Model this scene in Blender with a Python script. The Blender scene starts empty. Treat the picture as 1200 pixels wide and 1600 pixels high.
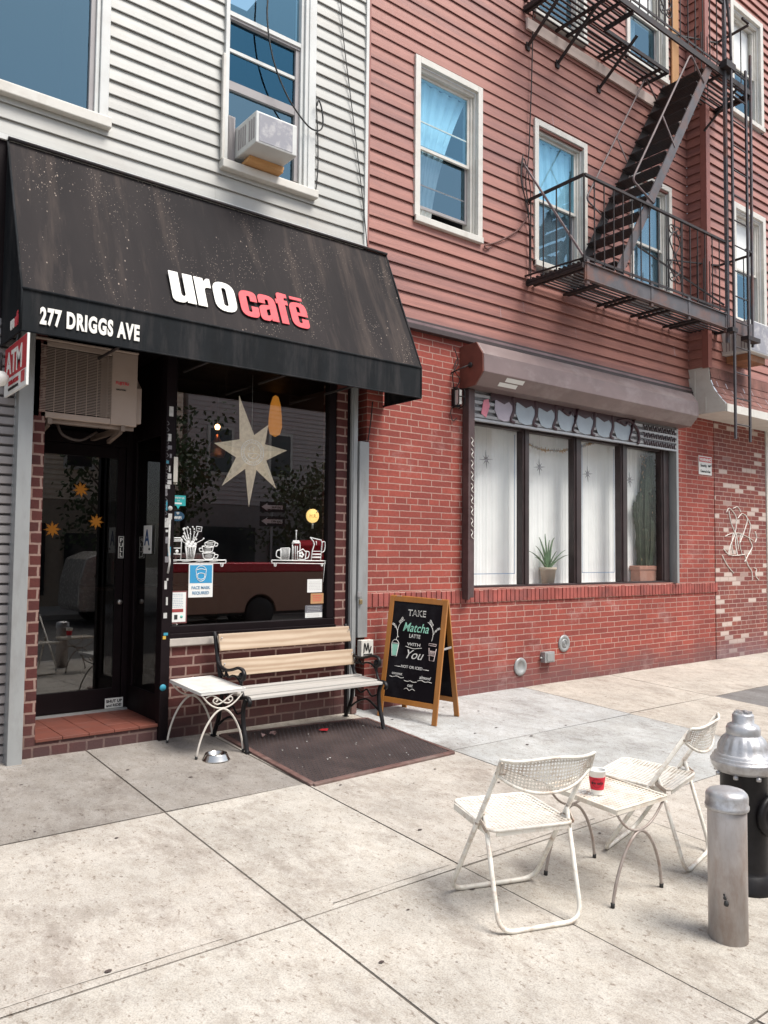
import bpy, bmesh, math, random
from mathutils import Vector, Matrix
R = math.radians
rnd = random.Random(7)
scene = bpy.context.scene
COL = scene.collection

# ------------------------------------------------------------------ camera
F, YAW, PITCH, ROLL = 1233.2, .66658, .050654, .010068
fw = Vector((math.sin(YAW)*math.cos(PITCH), math.cos(YAW)*math.cos(PITCH), math.sin(PITCH)))
rt0 = Vector((math.cos(YAW), -math.sin(YAW), 0)); up0 = rt0.cross(fw)
rt = rt0*math.cos(ROLL) + up0*math.sin(ROLL); up = up0*math.cos(ROLL) - rt0*math.sin(ROLL)
cd = bpy.data.cameras.new('camera'); cam = bpy.data.objects.new('camera', cd); COL.objects.link(cam)
mw = Matrix((( rt.x, up.x, -fw.x, 0), (rt.y, up.y, -fw.y, -6.458), (rt.z, up.z, -fw.z, 1.6), (0, 0, 0, 1)))
cam.matrix_world = mw
cd.sensor_fit = 'VERTICAL'; cd.sensor_height = 36; cd.lens = F/1600*36; cd.clip_start = .05; cd.clip_end = 400
scene.camera = cam
scene.render.resolution_x = 768; scene.render.resolution_y = 1024

# ------------------------------------------------------------------ sky, sun, exposure
SUN_EL, SUN_AZ = R(60), R(155)          # azimuth measured from +Y (north) towards +X
w = bpy.data.worlds.new('World'); scene.world = w; w.use_nodes = True
nt = w.node_tree; bg = nt.nodes['Background']
sky = nt.nodes.new('ShaderNodeTexSky'); sky.sky_type = 'NISHITA'; sky.sun_disc = False
sky.sun_elevation = SUN_EL; sky.sun_rotation = SUN_AZ; sky.air_density = 1.0; sky.dust_density = 1.5; sky.ozone_density = 1.0
hs = nt.nodes.new('ShaderNodeHueSaturation'); hs.inputs['Saturation'].default_value = .45
nt.links.new(sky.outputs[0], hs.inputs['Color']); nt.links.new(hs.outputs[0], bg.inputs[0])
bg.inputs[1].default_value = .13
sd = bpy.data.lights.new('sun', 'SUN'); sd.energy = 2.9; sd.angle = R(28); sd.color = (1, .95, .885)
so = bpy.data.objects.new('sun', sd); COL.objects.link(so)
sdir = Vector((math.sin(SUN_AZ)*math.cos(SUN_EL), math.cos(SUN_AZ)*math.cos(SUN_EL), math.sin(SUN_EL)))
so.rotation_euler = sdir.to_track_quat('Z', 'Y').to_euler(); so.location = (0, -10, 20)
vs = scene.view_settings; vs.view_transform = 'Standard'; vs.look = 'None'; vs.gamma = 1; vs.use_curve_mapping = False
vs.exposure = .75

# ------------------------------------------------------------------ mesh builder
def V3(p): return Vector(p)
class MB:
    def __init__(s): s.v = []; s.f = []; s.mi = []; s.m = 0; s.sm = []; s.smooth = False
    def add(s, vs_, fs):
        b = len(s.v); s.v += [tuple(p) for p in vs_]
        for f in fs: s.f.append([i+b for i in f]); s.mi.append(s.m); s.sm.append(s.smooth)
        return s
    def box(s, x0, x1, y0, y1, z0, z1):
        if x0 > x1: x0, x1 = x1, x0
        if y0 > y1: y0, y1 = y1, y0
        if z0 > z1: z0, z1 = z1, z0
        return s.add([(x0,y0,z0),(x1,y0,z0),(x1,y1,z0),(x0,y1,z0),(x0,y0,z1),(x1,y0,z1),(x1,y1,z1),(x0,y1,z1)],
              [(0,3,2,1),(4,5,6,7),(0,1,5,4),(1,2,6,5),(2,3,7,6),(3,0,4,7)])
    def quad(s, a, b, c, d): return s.add([a,b,c,d], [(0,1,2,3)])
    def bar(s, p, q, w_, h, upv=(0,0,1)):
        p = V3(p); q = V3(q); d = (q-p).normalized(); u = V3(upv)
        if abs(d.dot(u)) > .98: u = Vector((0,1,0))
        a = d.cross(u).normalized(); b = a.cross(d).normalized()
        vs_ = []
        for e in (p, q):
            for i, j in ((-1,-1),(1,-1),(1,1),(-1,1)): vs_.append(e + a*(i*w_/2) + b*(j*h/2))
        return s.add(vs_, [(0,3,2,1),(4,5,6,7),(0,1,5,4),(1,2,6,5),(2,3,7,6),(3,0,4,7)])
    def tube(s, pts, r, n=8, closed=False, flat=1.0, smooth=True, upv=None):
        pts = [V3(p) for p in pts]; N = len(pts)
        if N < 2: return s
        rs = r if isinstance(r, (list, tuple)) else [r]*N
        old = s.smooth; s.smooth = smooth
        vs_ = []; prev = None
        for i in range(N):
            if closed: t = pts[(i+1) % N] - pts[i-1]
            else: t = pts[min(i+1, N-1)] - pts[max(i-1, 0)]
            if t.length < 1e-9: t = Vector((0,0,1))
            t.normalize()
            if prev is None:
                u = V3(upv) if upv else Vector((0,0,1))
                if abs(t.dot(u)) > .95: u = Vector((0,1,0)) if abs(t.y) < .9 else Vector((1,0,0))
                prev = u
            a = prev - t*prev.dot(t)
            if a.length < 1e-6: a = t.orthogonal()
            a.normalize(); prev = a; b = t.cross(a)
            for k in range(n):
                an = 2*math.pi*k/n
                vs_.append(pts[i] + a*(math.cos(an)*rs[i]*flat) + b*(math.sin(an)*rs[i]))
        fs = []
        M_ = N if closed else N-1
        for i in range(M_):
            j = (i+1) % N
            for k in range(n): fs.append((i*n+k, i*n+(k+1) % n, j*n+(k+1) % n, j*n+k))
        if not closed: fs.append(tuple(range(n-1, -1, -1))); fs.append(tuple((N-1)*n+k for k in range(n)))
        s.add(vs_, fs); s.smooth = old; return s
    def lathe(s, prof, c=(0,0,0), n=32, mat=None, smooth=True, flute=None):
        old = s.smooth; s.smooth = smooth
        vs_ = []; c = V3(c)
        for i, (r, z) in enumerate(prof):
            for k in range(n):
                an = 2*math.pi*k/n
                rr = r*(1+(flute(i, k) if flute else 0))
                p = Vector((math.cos(an)*rr, math.sin(an)*rr, z))
                if mat: p = mat @ p
                vs_.append(p + c)
        fs = []
        for i in range(len(prof)-1):
            for k in range(n): fs.append((i*n+k, i*n+(k+1) % n, (i+1)*n+(k+1) % n, (i+1)*n+k))
        if prof[0][0] > 1e-4: fs.append(tuple(range(n-1, -1, -1)))
        if prof[-1][0] > 1e-4: fs.append(tuple((len(prof)-1)*n+k for k in range(n)))
        s.add(vs_, fs); s.smooth = old; return s
    def prism(s, poly, o, u, v, n, t):
        """2-D outline poly in frame o,u,v ; thickness t along n"""
        o = V3(o); u = V3(u); v = V3(v); n = V3(n); k = len(poly)
        a = [o+u*p[0]+v*p[1] for p in poly]; b = [p+n*t for p in a]
        return s.add(a+b, [tuple(range(k-1,-1,-1)), tuple(range(k, 2*k))] + [(i,(i+1)%k,k+(i+1)%k,k+i) for i in range(k)])
    def sheet(s, f, nu, nv, smooth=True):
        old = s.smooth; s.smooth = smooth
        vs_ = [f(i/nu, j/nv) for j in range(nv+1) for i in range(nu+1)]
        s.add(vs_, [(j*(nu+1)+i, j*(nu+1)+i+1, (j+1)*(nu+1)+i+1, (j+1)*(nu+1)+i) for j in range(nv) for i in range(nu)])
        s.smooth = old; return s
    def perf(s, f, nu, nv, hole=.62, inside=None):
        """expanded metal: every cell a diamond hole"""
        for j in range(nv):
            for i in range(nu):
                u0, u1, v0, v1 = i/nu, (i+1)/nu, j/nv, (j+1)/nv; um, vm = (u0+u1)/2, (v0+v1)/2
                if inside and not inside(um, vm): continue
                du, dv = (u1-u0)/2*hole, (v1-v0)/2*hole
                o = [f(u0,v0), f(um,v0), f(u1,v0), f(u1,vm), f(u1,v1), f(um,v1), f(u0,v1), f(u0,vm)]
                h = [f(um,vm-dv), f(um+du,vm), f(um,vm+dv), f(um-du,vm)]
                s.add(o+h, [(0,1,8,11,7),(1,2,3,9,8),(3,4,5,10,9),(5,6,7,11,10)])
        return s
    def build(s, name, mats, parent=None, bevel=0, seg=2, weld=False):
        me = bpy.data.meshes.new(name)
        off = Vector((0,0,0)); p = parent
        if parent is not None and not getattr(s, 'local', False):
            r_ = parent
            while r_.parent is not None: r_ = r_.parent
            off = Vector(r_.location)
        me.from_pydata([(a[0]-off.x, a[1]-off.y, a[2]-off.z) for a in s.v], [], s.f)
        if not isinstance(mats, (list, tuple)): mats = [mats]
        for m_ in mats: me.materials.append(m_)
        me.polygons.foreach_set('material_index', s.mi); me.polygons.foreach_set('use_smooth', s.sm)
        me.update()
        o = bpy.data.objects.new(name, me); COL.objects.link(o)
        if parent is not None: o.parent = parent
        if bevel:
            b = o.modifiers.new('bevel', 'BEVEL'); b.width = bevel; b.segments = seg; b.limit_method = 'ANGLE'; b.angle_limit = R(40)
        return o

def thing(name, label, cat, loc=(0,0,0), rot=None, group=None):
    o = bpy.data.objects.new(name, None); COL.objects.link(o); o.location = loc; o.empty_display_size = .1
    if rot is not None: o.rotation_euler = rot
    o['label'] = label; o['category'] = cat
    if group: o['group'] = group
    return o
def tag(o, label, cat, group=None):
    o['label'] = label; o['category'] = cat
    if group: o['group'] = group
    return o
def structure(o): o['kind'] = 'structure'; return o
def single(mb, name, mats, label, cat, group=None, bevel=0):
    return tag(mb.build(name, mats, None, bevel), label, cat, group)
def copy_tree(o, parent=None):
    c = o.copy(); COL.objects.link(c); c.parent = parent
    for ch in [x for x in bpy.data.objects if x.parent == o]: copy_tree(ch, c)
    return c
def arc(c, r, a0, a1, n, u, v):
    c = V3(c); u = V3(u); v = V3(v)
    return [c + u*(r*math.cos(R(a0+(a1-a0)*i/n))) + v*(r*math.sin(R(a0+(a1-a0)*i/n))) for i in range(n+1)]
def round_path(pts, r, n=5):
    """polyline with its inner corners rounded"""
    pts = [V3(p) for p in pts]; out = [pts[0]]
    for i in range(1, len(pts)-1):
        a = (pts[i-1]-pts[i]); b = (pts[i+1]-pts[i]); rr = min(r, a.length*.49, b.length*.49)
        p0 = pts[i]+a.normalized()*rr; p1 = pts[i]+b.normalized()*rr
        for k in range(n+1):
            t = k/n; out.append(p0*(1-t)**2 + pts[i]*(2*t*(1-t)) + p1*t**2)
    out.append(pts[-1]); return out
def smooth_path(pts, n=6):
    pts = [V3(p) for p in pts]; P = [pts[0]]+pts+[pts[-1]]; out = []
    for i in range(1, len(P)-2):
        for k in range(n):
            t = k/n; p0, p1, p2, p3 = P[i-1], P[i], P[i+1], P[i+2]
            out.append(.5*((2*p1)+(p2-p0)*t+(2*p0-5*p1+4*p2-p3)*t*t+(3*p1-p0-3*p2+p3)*t**3))
    out.append(pts[-1]); return out
def text(s, size, mat, parent, o, u, v, name='lettering', bold=0.0, xs=1.0, shear=0.0, align='LEFT', ext=.002, space=1.0, local=False):
    """lettering as a mesh; o = baseline start, u = along, v = up"""
    c = bpy.data.curves.new('t', 'FONT'); c.body = s; c.size = 1; c.offset = bold; c.shear = shear; c.space_character = space
    c.align_x = align; c.extrude = ext/size; c.resolution_u = 4
    t = bpy.data.objects.new('t', c); COL.objects.link(t)
    bpy.context.view_layer.update()
    me = bpy.data.meshes.new_from_object(t.evaluated_get(bpy.context.evaluated_depsgraph_get()))
    bpy.data.objects.remove(t); bpy.data.curves.remove(c)
    u = V3(u).normalized(); v = V3(v).normalized(); n = u.cross(v); o = V3(o)
    off = Vector((0,0,0))
    if parent is not None and not local:
        r_ = parent
        while r_.parent is not None: r_ = r_.parent
        off = Vector(r_.location)
    for x in me.vertices: p = x.co*size; x.co = o + u*(p.x*xs) + v*p.y + n*p.z - off
    me.materials.clear(); me.materials.append(mat)
    me.name = name
    ob = bpy.data.objects.new(name, me); COL.objects.link(ob)
    if parent is not None: ob.parent = parent
    return ob

# ------------------------------------------------------------------ materials
def rpoly(pts, n=5):
    """closed outline, each point (x, y, corner radius)"""
    out = []; N = len(pts)
    for i in range(N):
        p = Vector(pts[i][:2]); r_ = pts[i][2] if len(pts[i]) > 2 else 0
        a = Vector(pts[i-1][:2])-p; b = Vector(pts[(i+1)%N][:2])-p
        if not r_: out.append(tuple(p)); continue
        rr = min(r_, a.length*.5, b.length*.5); p0 = p+a.normalized()*rr; p1 = p+b.normalized()*rr
        for k in range(n+1): t = k/n; q = p0*(1-t)**2+p*(2*t*(1-t))+p1*t*t; out.append((q.x, q.y))
    return out
def glyphs(word, table, mat, parent, o, u, v, h, gap=.07, ext=.003, name='lettering'):
    """heavy display lettering from outlines (contours of a filled 2-D curve)"""
    c = bpy.data.curves.new('g', 'CURVE'); c.dimensions = '2D'; c.fill_mode = 'BOTH'; c.extrude = ext/h; x = 0
    for ch_ in word:
        w_, cont = table[ch_]
        for k in cont:
            P_ = rpoly(k); sp = c.splines.new('POLY'); sp.points.add(len(P_)-1); sp.use_cyclic_u = True
            for q, (a, b) in zip(sp.points, P_): q.co = (a+x, b, 0, 1)
        x += w_+gap
    t = bpy.data.objects.new('g', c); COL.objects.link(t); bpy.context.view_layer.update()
    me = bpy.data.meshes.new_from_object(t.evaluated_get(bpy.context.evaluated_depsgraph_get())); bpy.data.objects.remove(t); bpy.data.curves.remove(c)
    u = V3(u).normalized(); v = V3(v).normalized(); n = u.cross(v); o = V3(o)-Vector(parent.location)
    for q in me.vertices: p = q.co*h; q.co = o+u*p.x+v*p.y+n*p.z
    me.materials.clear(); me.materials.append(mat); me.name = name
    ob = bpy.data.objects.new(name, me); COL.objects.link(ob); ob.parent = parent; return ob
O_ = [(0,-.02,.34),(.68,-.02,.34),(.68,1.02,.34),(0,1.02,.34)]
GLY = {
 'u': (.70, [[(0,1),(.27,1),(.27,.24,.05),(.33,.18,.05),(.40,.24,.05),(.40,1),(.68,1),(.68,0),(.42,0),(.42,.07),(.33,-.03,.12),(.0,-.03,.22)]]),
 'r': (.50, [[(0,0),(.27,0),(.27,.62,.1),(.34,.70,.05),(.48,.70),(.48,1.02),(.38,1.02,.1),(.27,.88),(.27,1),(0,1)]]),
 'o': (.68, [O_, [(.27,.18,.07),(.41,.18,.07),(.41,.82,.07),(.27,.82,.07)]]),
 'c': (.64, [[(0,-.02,.32),(.64,-.02,.30),(.64,.42),(.39,.42),(.39,.18,.07),(.27,.18,.07),(.27,.82,.07),(.39,.82,.07),(.39,.62),(.64,.62),(.64,1.02,.30),(0,1.02,.32)]]),
 'a': (.66, [[(0,-.03,.2),(.32,-.03,.1),(.40,.08),(.40,0),(.66,0),(.66,1.02,.30),(.02,1.02,.28),(.02,.66),(.27,.66),(.27,.84,.05),(.39,.84,.05),(.39,.62),(.0,.56,.22)], [(.26,.17,.05),(.39,.22,.05),(.39,.46),(.26,.42,.06)]]),
 'f': (.46, [[(.07,0),(.34,0),(.34,.80),(.46,.80),(.46,.98),(.34,.98),(.34,1.06,.05),(.38,1.10,.03),(.47,1.10),(.47,1.26),(.07,1.28,.2),(.07,.98),(0,.98),(0,.80),(.07,.80)]]),
 'e': (.68, [[(0,-.02,.32),(.66,-.02,.30),(.66,.36),(.40,.36),(.40,.17,.07),(.27,.17,.07),(.27,.47),(.67,.47),(.67,1.02,.32),(0,1.02,.32)], [(.27,.60),(.40,.60),(.40,.84,.06),(.27,.84,.06)], [(.10,1.12),(.58,1.12),(.58,1.24),(.10,1.24)]]),
}
def node(nt_, t, **kw):
    n = nt_.nodes.new(t)
    for k, v_ in kw.items():
        if k in n.inputs: n.inputs[k].default_value = v_
        else: setattr(n, k, v_)
    return n
def rgba(c): return (c[0], c[1], c[2], 1)
def sc(c, k): return tuple(min(1, x*k) for x in c)
def noise(nt_, coord, scale, detail=4, stretch=None, rough=.55, off=0):
    n = node(nt_, 'ShaderNodeTexNoise', Scale=scale, Detail=detail, Roughness=rough)
    if stretch or off:
        mp = node(nt_, 'ShaderNodeMapping'); mp.inputs['Scale'].default_value = stretch or (1,1,1); mp.inputs['Location'].default_value = (off, off*.7, off*.3)
        nt_.links.new(coord, mp.inputs[0]); nt_.links.new(mp.outputs[0], n.inputs['Vector'])
    else: nt_.links.new(coord, n.inputs['Vector'])
    return n.outputs['Fac']
def ramp(nt_, fac, a, b):
    r = node(nt_, 'ShaderNodeMapRange'); r.inputs['From Min'].default_value = a; r.inputs['From Max'].default_value = b
    nt_.links.new(fac, r.inputs['Value']); return r.outputs[0]
def mixc(nt_, fac, a, b, mode='MIX'):
    m = node(nt_, 'ShaderNodeMix', data_type='RGBA', blend_type=mode)
    for sock, v_ in ((m.inputs[0], fac), (m.inputs[6], a), (m.inputs[7], b)):
        if isinstance(v_, (int, float)): sock.default_value = v_
        elif isinstance(v_, tuple): sock.default_value = rgba(v_)
        else: nt_.links.new(v_, sock)
    return m.outputs[2]
def base_mat(name, rough=.6, metal=0, spec=.5):
    m = bpy.data.materials.new(name); m.use_nodes = True; t = m.node_tree
    b = t.nodes['Principled BSDF']; b.inputs['Roughness'].default_value = rough; b.inputs['Metallic'].default_value = metal
    b.inputs['Specular IOR Level'].default_value = spec
    tc = node(t, 'ShaderNodeTexCoord')
    return m, t, b, tc.outputs['Object']
def add_bump(t, b, h, strength=.3, dist=.01):
    bp = node(t, 'ShaderNodeBump', Strength=strength, Distance=dist)
    t.links.new(h, bp.inputs['Height']); t.links.new(bp.outputs[0], b.inputs['Normal'])
def M(name, col, rough=.6, metal=0, var=.12, scale=6, bump=0, bscale=60, dirt=None, dirt_amt=.4, dscale=3, stretch=None, spec=.5, fine=0):
    m, t, b, co = base_mat(name, rough, metal, spec)
    c = mixc(t, ramp(t, noise(t, co, scale, 5, stretch), .3, .7), sc(col, 1-var), sc(col, 1+var))
    if fine:
        c = mixc(t, ramp(t, noise(t, co, 180, 2, None, .6, 3), .35, .65), c, mixc(t, 1.0, c, (1-fine,)*3, 'MULTIPLY'))
    if dirt:
        k = t.nodes.new('ShaderNodeMath'); k.operation = 'MULTIPLY'; k.inputs[1].default_value = dirt_amt
        t.links.new(ramp(t, noise(t, co, dscale, 8, stretch, .7, 5), .48, .72), k.inputs[0])
        c = mixc(t, k.outputs[0], c, dirt)
    t.links.new(c, b.inputs['Base Color'])
    rv = node(t, 'ShaderNodeMapRange'); rv.inputs['To Min'].default_value = max(0, rough-.1); rv.inputs['To Max'].default_value = min(1, rough+.12)
    t.links.new(noise(t, co, scale*2, 3), rv.inputs['Value']); t.links.new(rv.outputs[0], b.inputs['Roughness'])
    if bump: add_bump(t, b, noise(t, co, bscale, 4), bump, .004)
    return m
def emit(name, col, s):
    m, t, b, co = base_mat(name); b.inputs['Base Color'].default_value = rgba(col)
    b.inputs['Emission Color'].default_value = rgba(col); b.inputs['Emission Strength'].default_value = s; return m
def brick_mat(name, c1, c2, mortar, bw, rh, ms, squash=.55, freq=6, dirt=None, pale=None, offx=0, grime=None, soot=True):
    m, t, b, co = base_mat(name, .85)
    sp = node(t, 'ShaderNodeSeparateXYZ'); t.links.new(co, sp.inputs[0])
    ad = t.nodes.new('ShaderNodeMath'); ad.operation = 'ADD'; t.links.new(sp.outputs[0], ad.inputs[0]); t.links.new(sp.outputs[1], ad.inputs[1])
    cb = node(t, 'ShaderNodeCombineXYZ'); t.links.new(ad.outputs[0], cb.inputs[0]); t.links.new(sp.outputs[2], cb.inputs[1])
    dn = node(t, 'ShaderNodeTexNoise', Scale=9, Detail=3); t.links.new(co, dn.inputs['Vector'])
    vm = t.nodes.new('ShaderNodeVectorMath'); vm.operation = 'MULTIPLY_ADD'
    vm.inputs[1].default_value = (.018, .010, 0); t.links.new(dn.outputs['Color'], vm.inputs[0]); t.links.new(cb.outputs[0], vm.inputs[2])
    mp = node(t, 'ShaderNodeMapping'); mp.inputs['Location'].default_value = (offx, 10*rh*freq, 0); t.links.new(vm.outputs[0], mp.inputs[0])
    br = node(t, 'ShaderNodeTexBrick', Scale=1.0); br.offset = .5; br.offset_frequency = 2; br.squash = squash; br.squash_frequency = freq
    br.inputs['Brick Width'].default_value = bw; br.inputs['Row Height'].default_value = rh; br.inputs['Mortar Size'].default_value = ms
    br.inputs['Mortar Smooth'].default_value = .15; br.inputs['Bias'].default_value = 0
    br.inputs['Color1'].default_value = rgba(c1); br.inputs['Color2'].default_value = rgba(c2); br.inputs['Mortar'].default_value = rgba(mortar)
    t.links.new(mp.outputs[0], br.inputs['Vector'])
    c = br.outputs['Color']
    c = mixc(t, ramp(t, noise(t, co, 1.3, 6), .3, .7), c, mixc(t, 1.0, c, (.72, .70, .72), 'MULTIPLY'))
    c = mixc(t, ramp(t, noise(t, co, 38, 5, None, .7, 2), .38, .66), c, mixc(t, 1.0, c, (.80,.77,.77), 'MULTIPLY'))
    if pale:      # scattered bricks of another colour
        b2 = node(t, 'ShaderNodeTexBrick', Scale=1.0); b2.offset = .5; b2.offset_frequency = 2; b2.squash = squash; b2.squash_frequency = freq
        for k_, v_ in (('Brick Width', bw), ('Row Height', rh), ('Mortar Size', ms), ('Bias', 0.0)): b2.inputs[k_].default_value = v_
        b2.inputs['Color1'].default_value = (0,0,0,1); b2.inputs['Color2'].default_value = (1,1,1,1); b2.inputs['Mortar'].default_value = (0,0,0,1)
        t.links.new(mp.outputs[0], b2.inputs['Vector'])
        c = mixc(t, ramp(t, b2.outputs['Color'], .85, .90), c, pale)
    if grime:     # a dark splash band of old grime along the foot of the wall, broken up by noise
        z = sp.outputs[2]
        nz = t.nodes.new('ShaderNodeMath'); nz.operation = 'MULTIPLY_ADD'; nz.inputs[1].default_value = .5
        t.links.new(noise(t, co, 2.2, 6), nz.inputs[0]); t.links.new(z, nz.inputs[2])
        g = ramp(t, nz.outputs[0], .62, .30)
        k = t.nodes.new('ShaderNodeMath'); k.operation = 'MULTIPLY'; k.inputs[1].default_value = .7; t.links.new(g, k.inputs[0])
        c = mixc(t, k.outputs[0], c, grime)
    if dirt:      # efflorescence
        k = t.nodes.new('ShaderNodeMath'); k.operation = 'MULTIPLY'; k.inputs[1].default_value = .35
        t.links.new(ramp(t, noise(t, co, 1.7, 8, (1,1,1.4), .75, 9), .55, .75), k.inputs[0]); c = mixc(t, k.outputs[0], c, dirt)
    t.links.new(c, b.inputs['Base Color'])
    iv = t.nodes.new('ShaderNodeMath'); iv.operation = 'MULTIPLY_ADD'; iv.inputs[1].default_value = -1; 
    ns = t.nodes.new('ShaderNodeMath'); ns.operation = 'MULTIPLY'; ns.inputs[1].default_value = .5; t.links.new(noise(t, co, 70, 3), ns.inputs[0])
    t.links.new(br.outputs['Fac'], iv.inputs[0]); t.links.new(ns.outputs[0], iv.inputs[2])
    add_bump(t, b, iv.outputs[0], .6, .006)
    return m
def glass_mat(name, refl=.08, k=1.0, tint=(1,1,1), trans=(.95,.96,.95), rough=.0, wob=0, wscale=3):
    m = bpy.data.materials.new(name); m.use_nodes = True; t = m.node_tree; t.nodes.clear()
    out = node(t, 'ShaderNodeOutputMaterial'); tr = node(t, 'ShaderNodeBsdfTransparent'); gl = node(t, 'ShaderNodeBsdfGlossy')
    tr.inputs[0].default_value = rgba(trans); gl.inputs['Color'].default_value = rgba(tint); gl.inputs['Roughness'].default_value = rough
    fr = node(t, 'ShaderNodeFresnel', IOR=1.5); ma = t.nodes.new('ShaderNodeMath'); ma.operation = 'MULTIPLY_ADD'; ma.use_clamp = True
    ma.inputs[1].default_value = k; ma.inputs[2].default_value = refl; t.links.new(fr.outputs[0], ma.inputs[0])
    ge = node(t, 'ShaderNodeNewGeometry'); iv = t.nodes.new('ShaderNodeMath'); iv.operation = 'SUBTRACT'; iv.inputs[0].default_value = 1; t.links.new(ge.outputs['Backfacing'], iv.inputs[1])
    mb_ = t.nodes.new('ShaderNodeMath'); mb_.operation = 'MULTIPLY'; t.links.new(ma.outputs[0], mb_.inputs[0]); t.links.new(iv.outputs[0], mb_.inputs[1]); ma = mb_
    mx = node(t, 'ShaderNodeMixShader'); t.links.new(ma.outputs[0], mx.inputs[0]); t.links.new(tr.outputs[0], mx.inputs[1]); t.links.new(gl.outputs[0], mx.inputs[2])
    if wob:
        tc = node(t, 'ShaderNodeTexCoord'); bp = node(t, 'ShaderNodeBump', Strength=wob, Distance=.01)
        t.links.new(noise(t, tc.outputs['Object'], wscale, 2), bp.inputs['Height'])
        t.links.new(bp.outputs[0], gl.inputs['Normal'])
    t.links.new(mx.outputs[0], out.inputs[0]); return m

m_white_side = M('white vinyl siding', (.415,.415,.39), .5, var=.05, scale=1.5, bump=.05, bscale=30, dirt=(.30,.26,.22), dirt_amt=.4, dscale=1.2, stretch=(1,1,2))
m_red_side = M('red wood-grain siding', (.34,.148,.118), .6, var=.14, scale=14, stretch=(.25,1,6), bump=.25, bscale=40, dirt=(.15,.07,.07), dirt_amt=.8, dscale=.7)
m_trim = M('white painted trim', (.62,.60,.55), .5, var=.06, scale=5, dirt=(.35,.30,.24), dirt_amt=.35, dscale=6, bump=.05)
m_white_alu = M('white window frame', (.60,.61,.59), .45, var=.05, scale=4, dirt=(.4,.36,.32), dirt_amt=.3, dscale=5)
m_sash = M('grey storm sash', (.30,.28,.28), .5, var=.08)
m_black = M('black painted wood', (.007,.0035,.0045), .6, spec=.15, var=.25, scale=5, bump=.05)
m_iron = M('dark rusty iron', (.017,.013,.014), .6, var=.35, scale=20, bump=.3, bscale=90, dirt=(.07,.028,.014), dirt_amt=.5, dscale=9)
m_beam = M('grey painted steel with rust', (.085,.08,.087), .55, var=.2, scale=8, bump=.2, dirt=(.20,.075,.04), dirt_amt=.85, dscale=2.5)
m_iron_blk = M('black cast iron', (.009,.008,.009), .45, spec=.3, metal=0, var=.3, scale=30, bump=.15)
m_grey_post = M('grey galvanised post', (.33,.34,.34), .45, metal=.3, var=.1, scale=5, stretch=(1,1,.3), dirt=(.17,.15,.14), dirt_amt=.4, dscale=7)
m_chair = M('white painted steel', (.72,.69,.62), .4, var=.06, scale=10, dirt=(.30,.15,.07), dirt_amt=.65, dscale=17, bump=.05)
m_table_mesh = M('cream painted steel with rust', (.72,.67,.58), .5, var=.06, scale=10, dirt=(.36,.15,.05), dirt_amt=.7, dscale=9)
m_leg_brown = M('tarnished steel leg', (.36,.31,.28), .5, metal=.2, var=.15, scale=20, dirt=(.2,.1,.06), dirt_amt=.5, dscale=14)
m_wood_new = None
m_glass_shop = glass_mat('shop window glass', refl=.15, k=1.7, wob=.02, wscale=1.2)
m_glass_door = glass_mat('door glass', refl=.07, k=1.2, trans=(.6,.58,.58))
m_glass_curt = glass_mat('clear pane', refl=.0, k=.55, trans=(1,1,1))
m_glass_up = glass_mat('sky reflecting pane', refl=.20, k=1.0, tint=(.30,.60,.80), trans=(.80,.94,1.0), wob=.03, wscale=4)
m_glass_scr = glass_mat('screened pane', refl=.20, k=1.0, tint=(.38,.64,.80), trans=(.62,.68,.72), rough=.03, wob=.04, wscale=8)
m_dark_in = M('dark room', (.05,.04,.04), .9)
m_fan_shade = M('fan hollow shade', (.012,.008,.008), .9)
m_curtain = M('white curtain fabric', (.84,.86,.84), .85, var=.05, scale=3)
m_white = M('white paint', (.8,.79,.75), .5, var=.03)
m_wtext = M('white lettering', (.82,.80,.74), .6, var=.04)
m_rtext = M('faded red lettering', (.60,.055,.07), .6, var=.15, scale=12)
m_btext = M('black lettering', (.02,.02,.02), .6)
m_paper = M('white paper', (.72,.72,.69), .7, var=.03)
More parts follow.
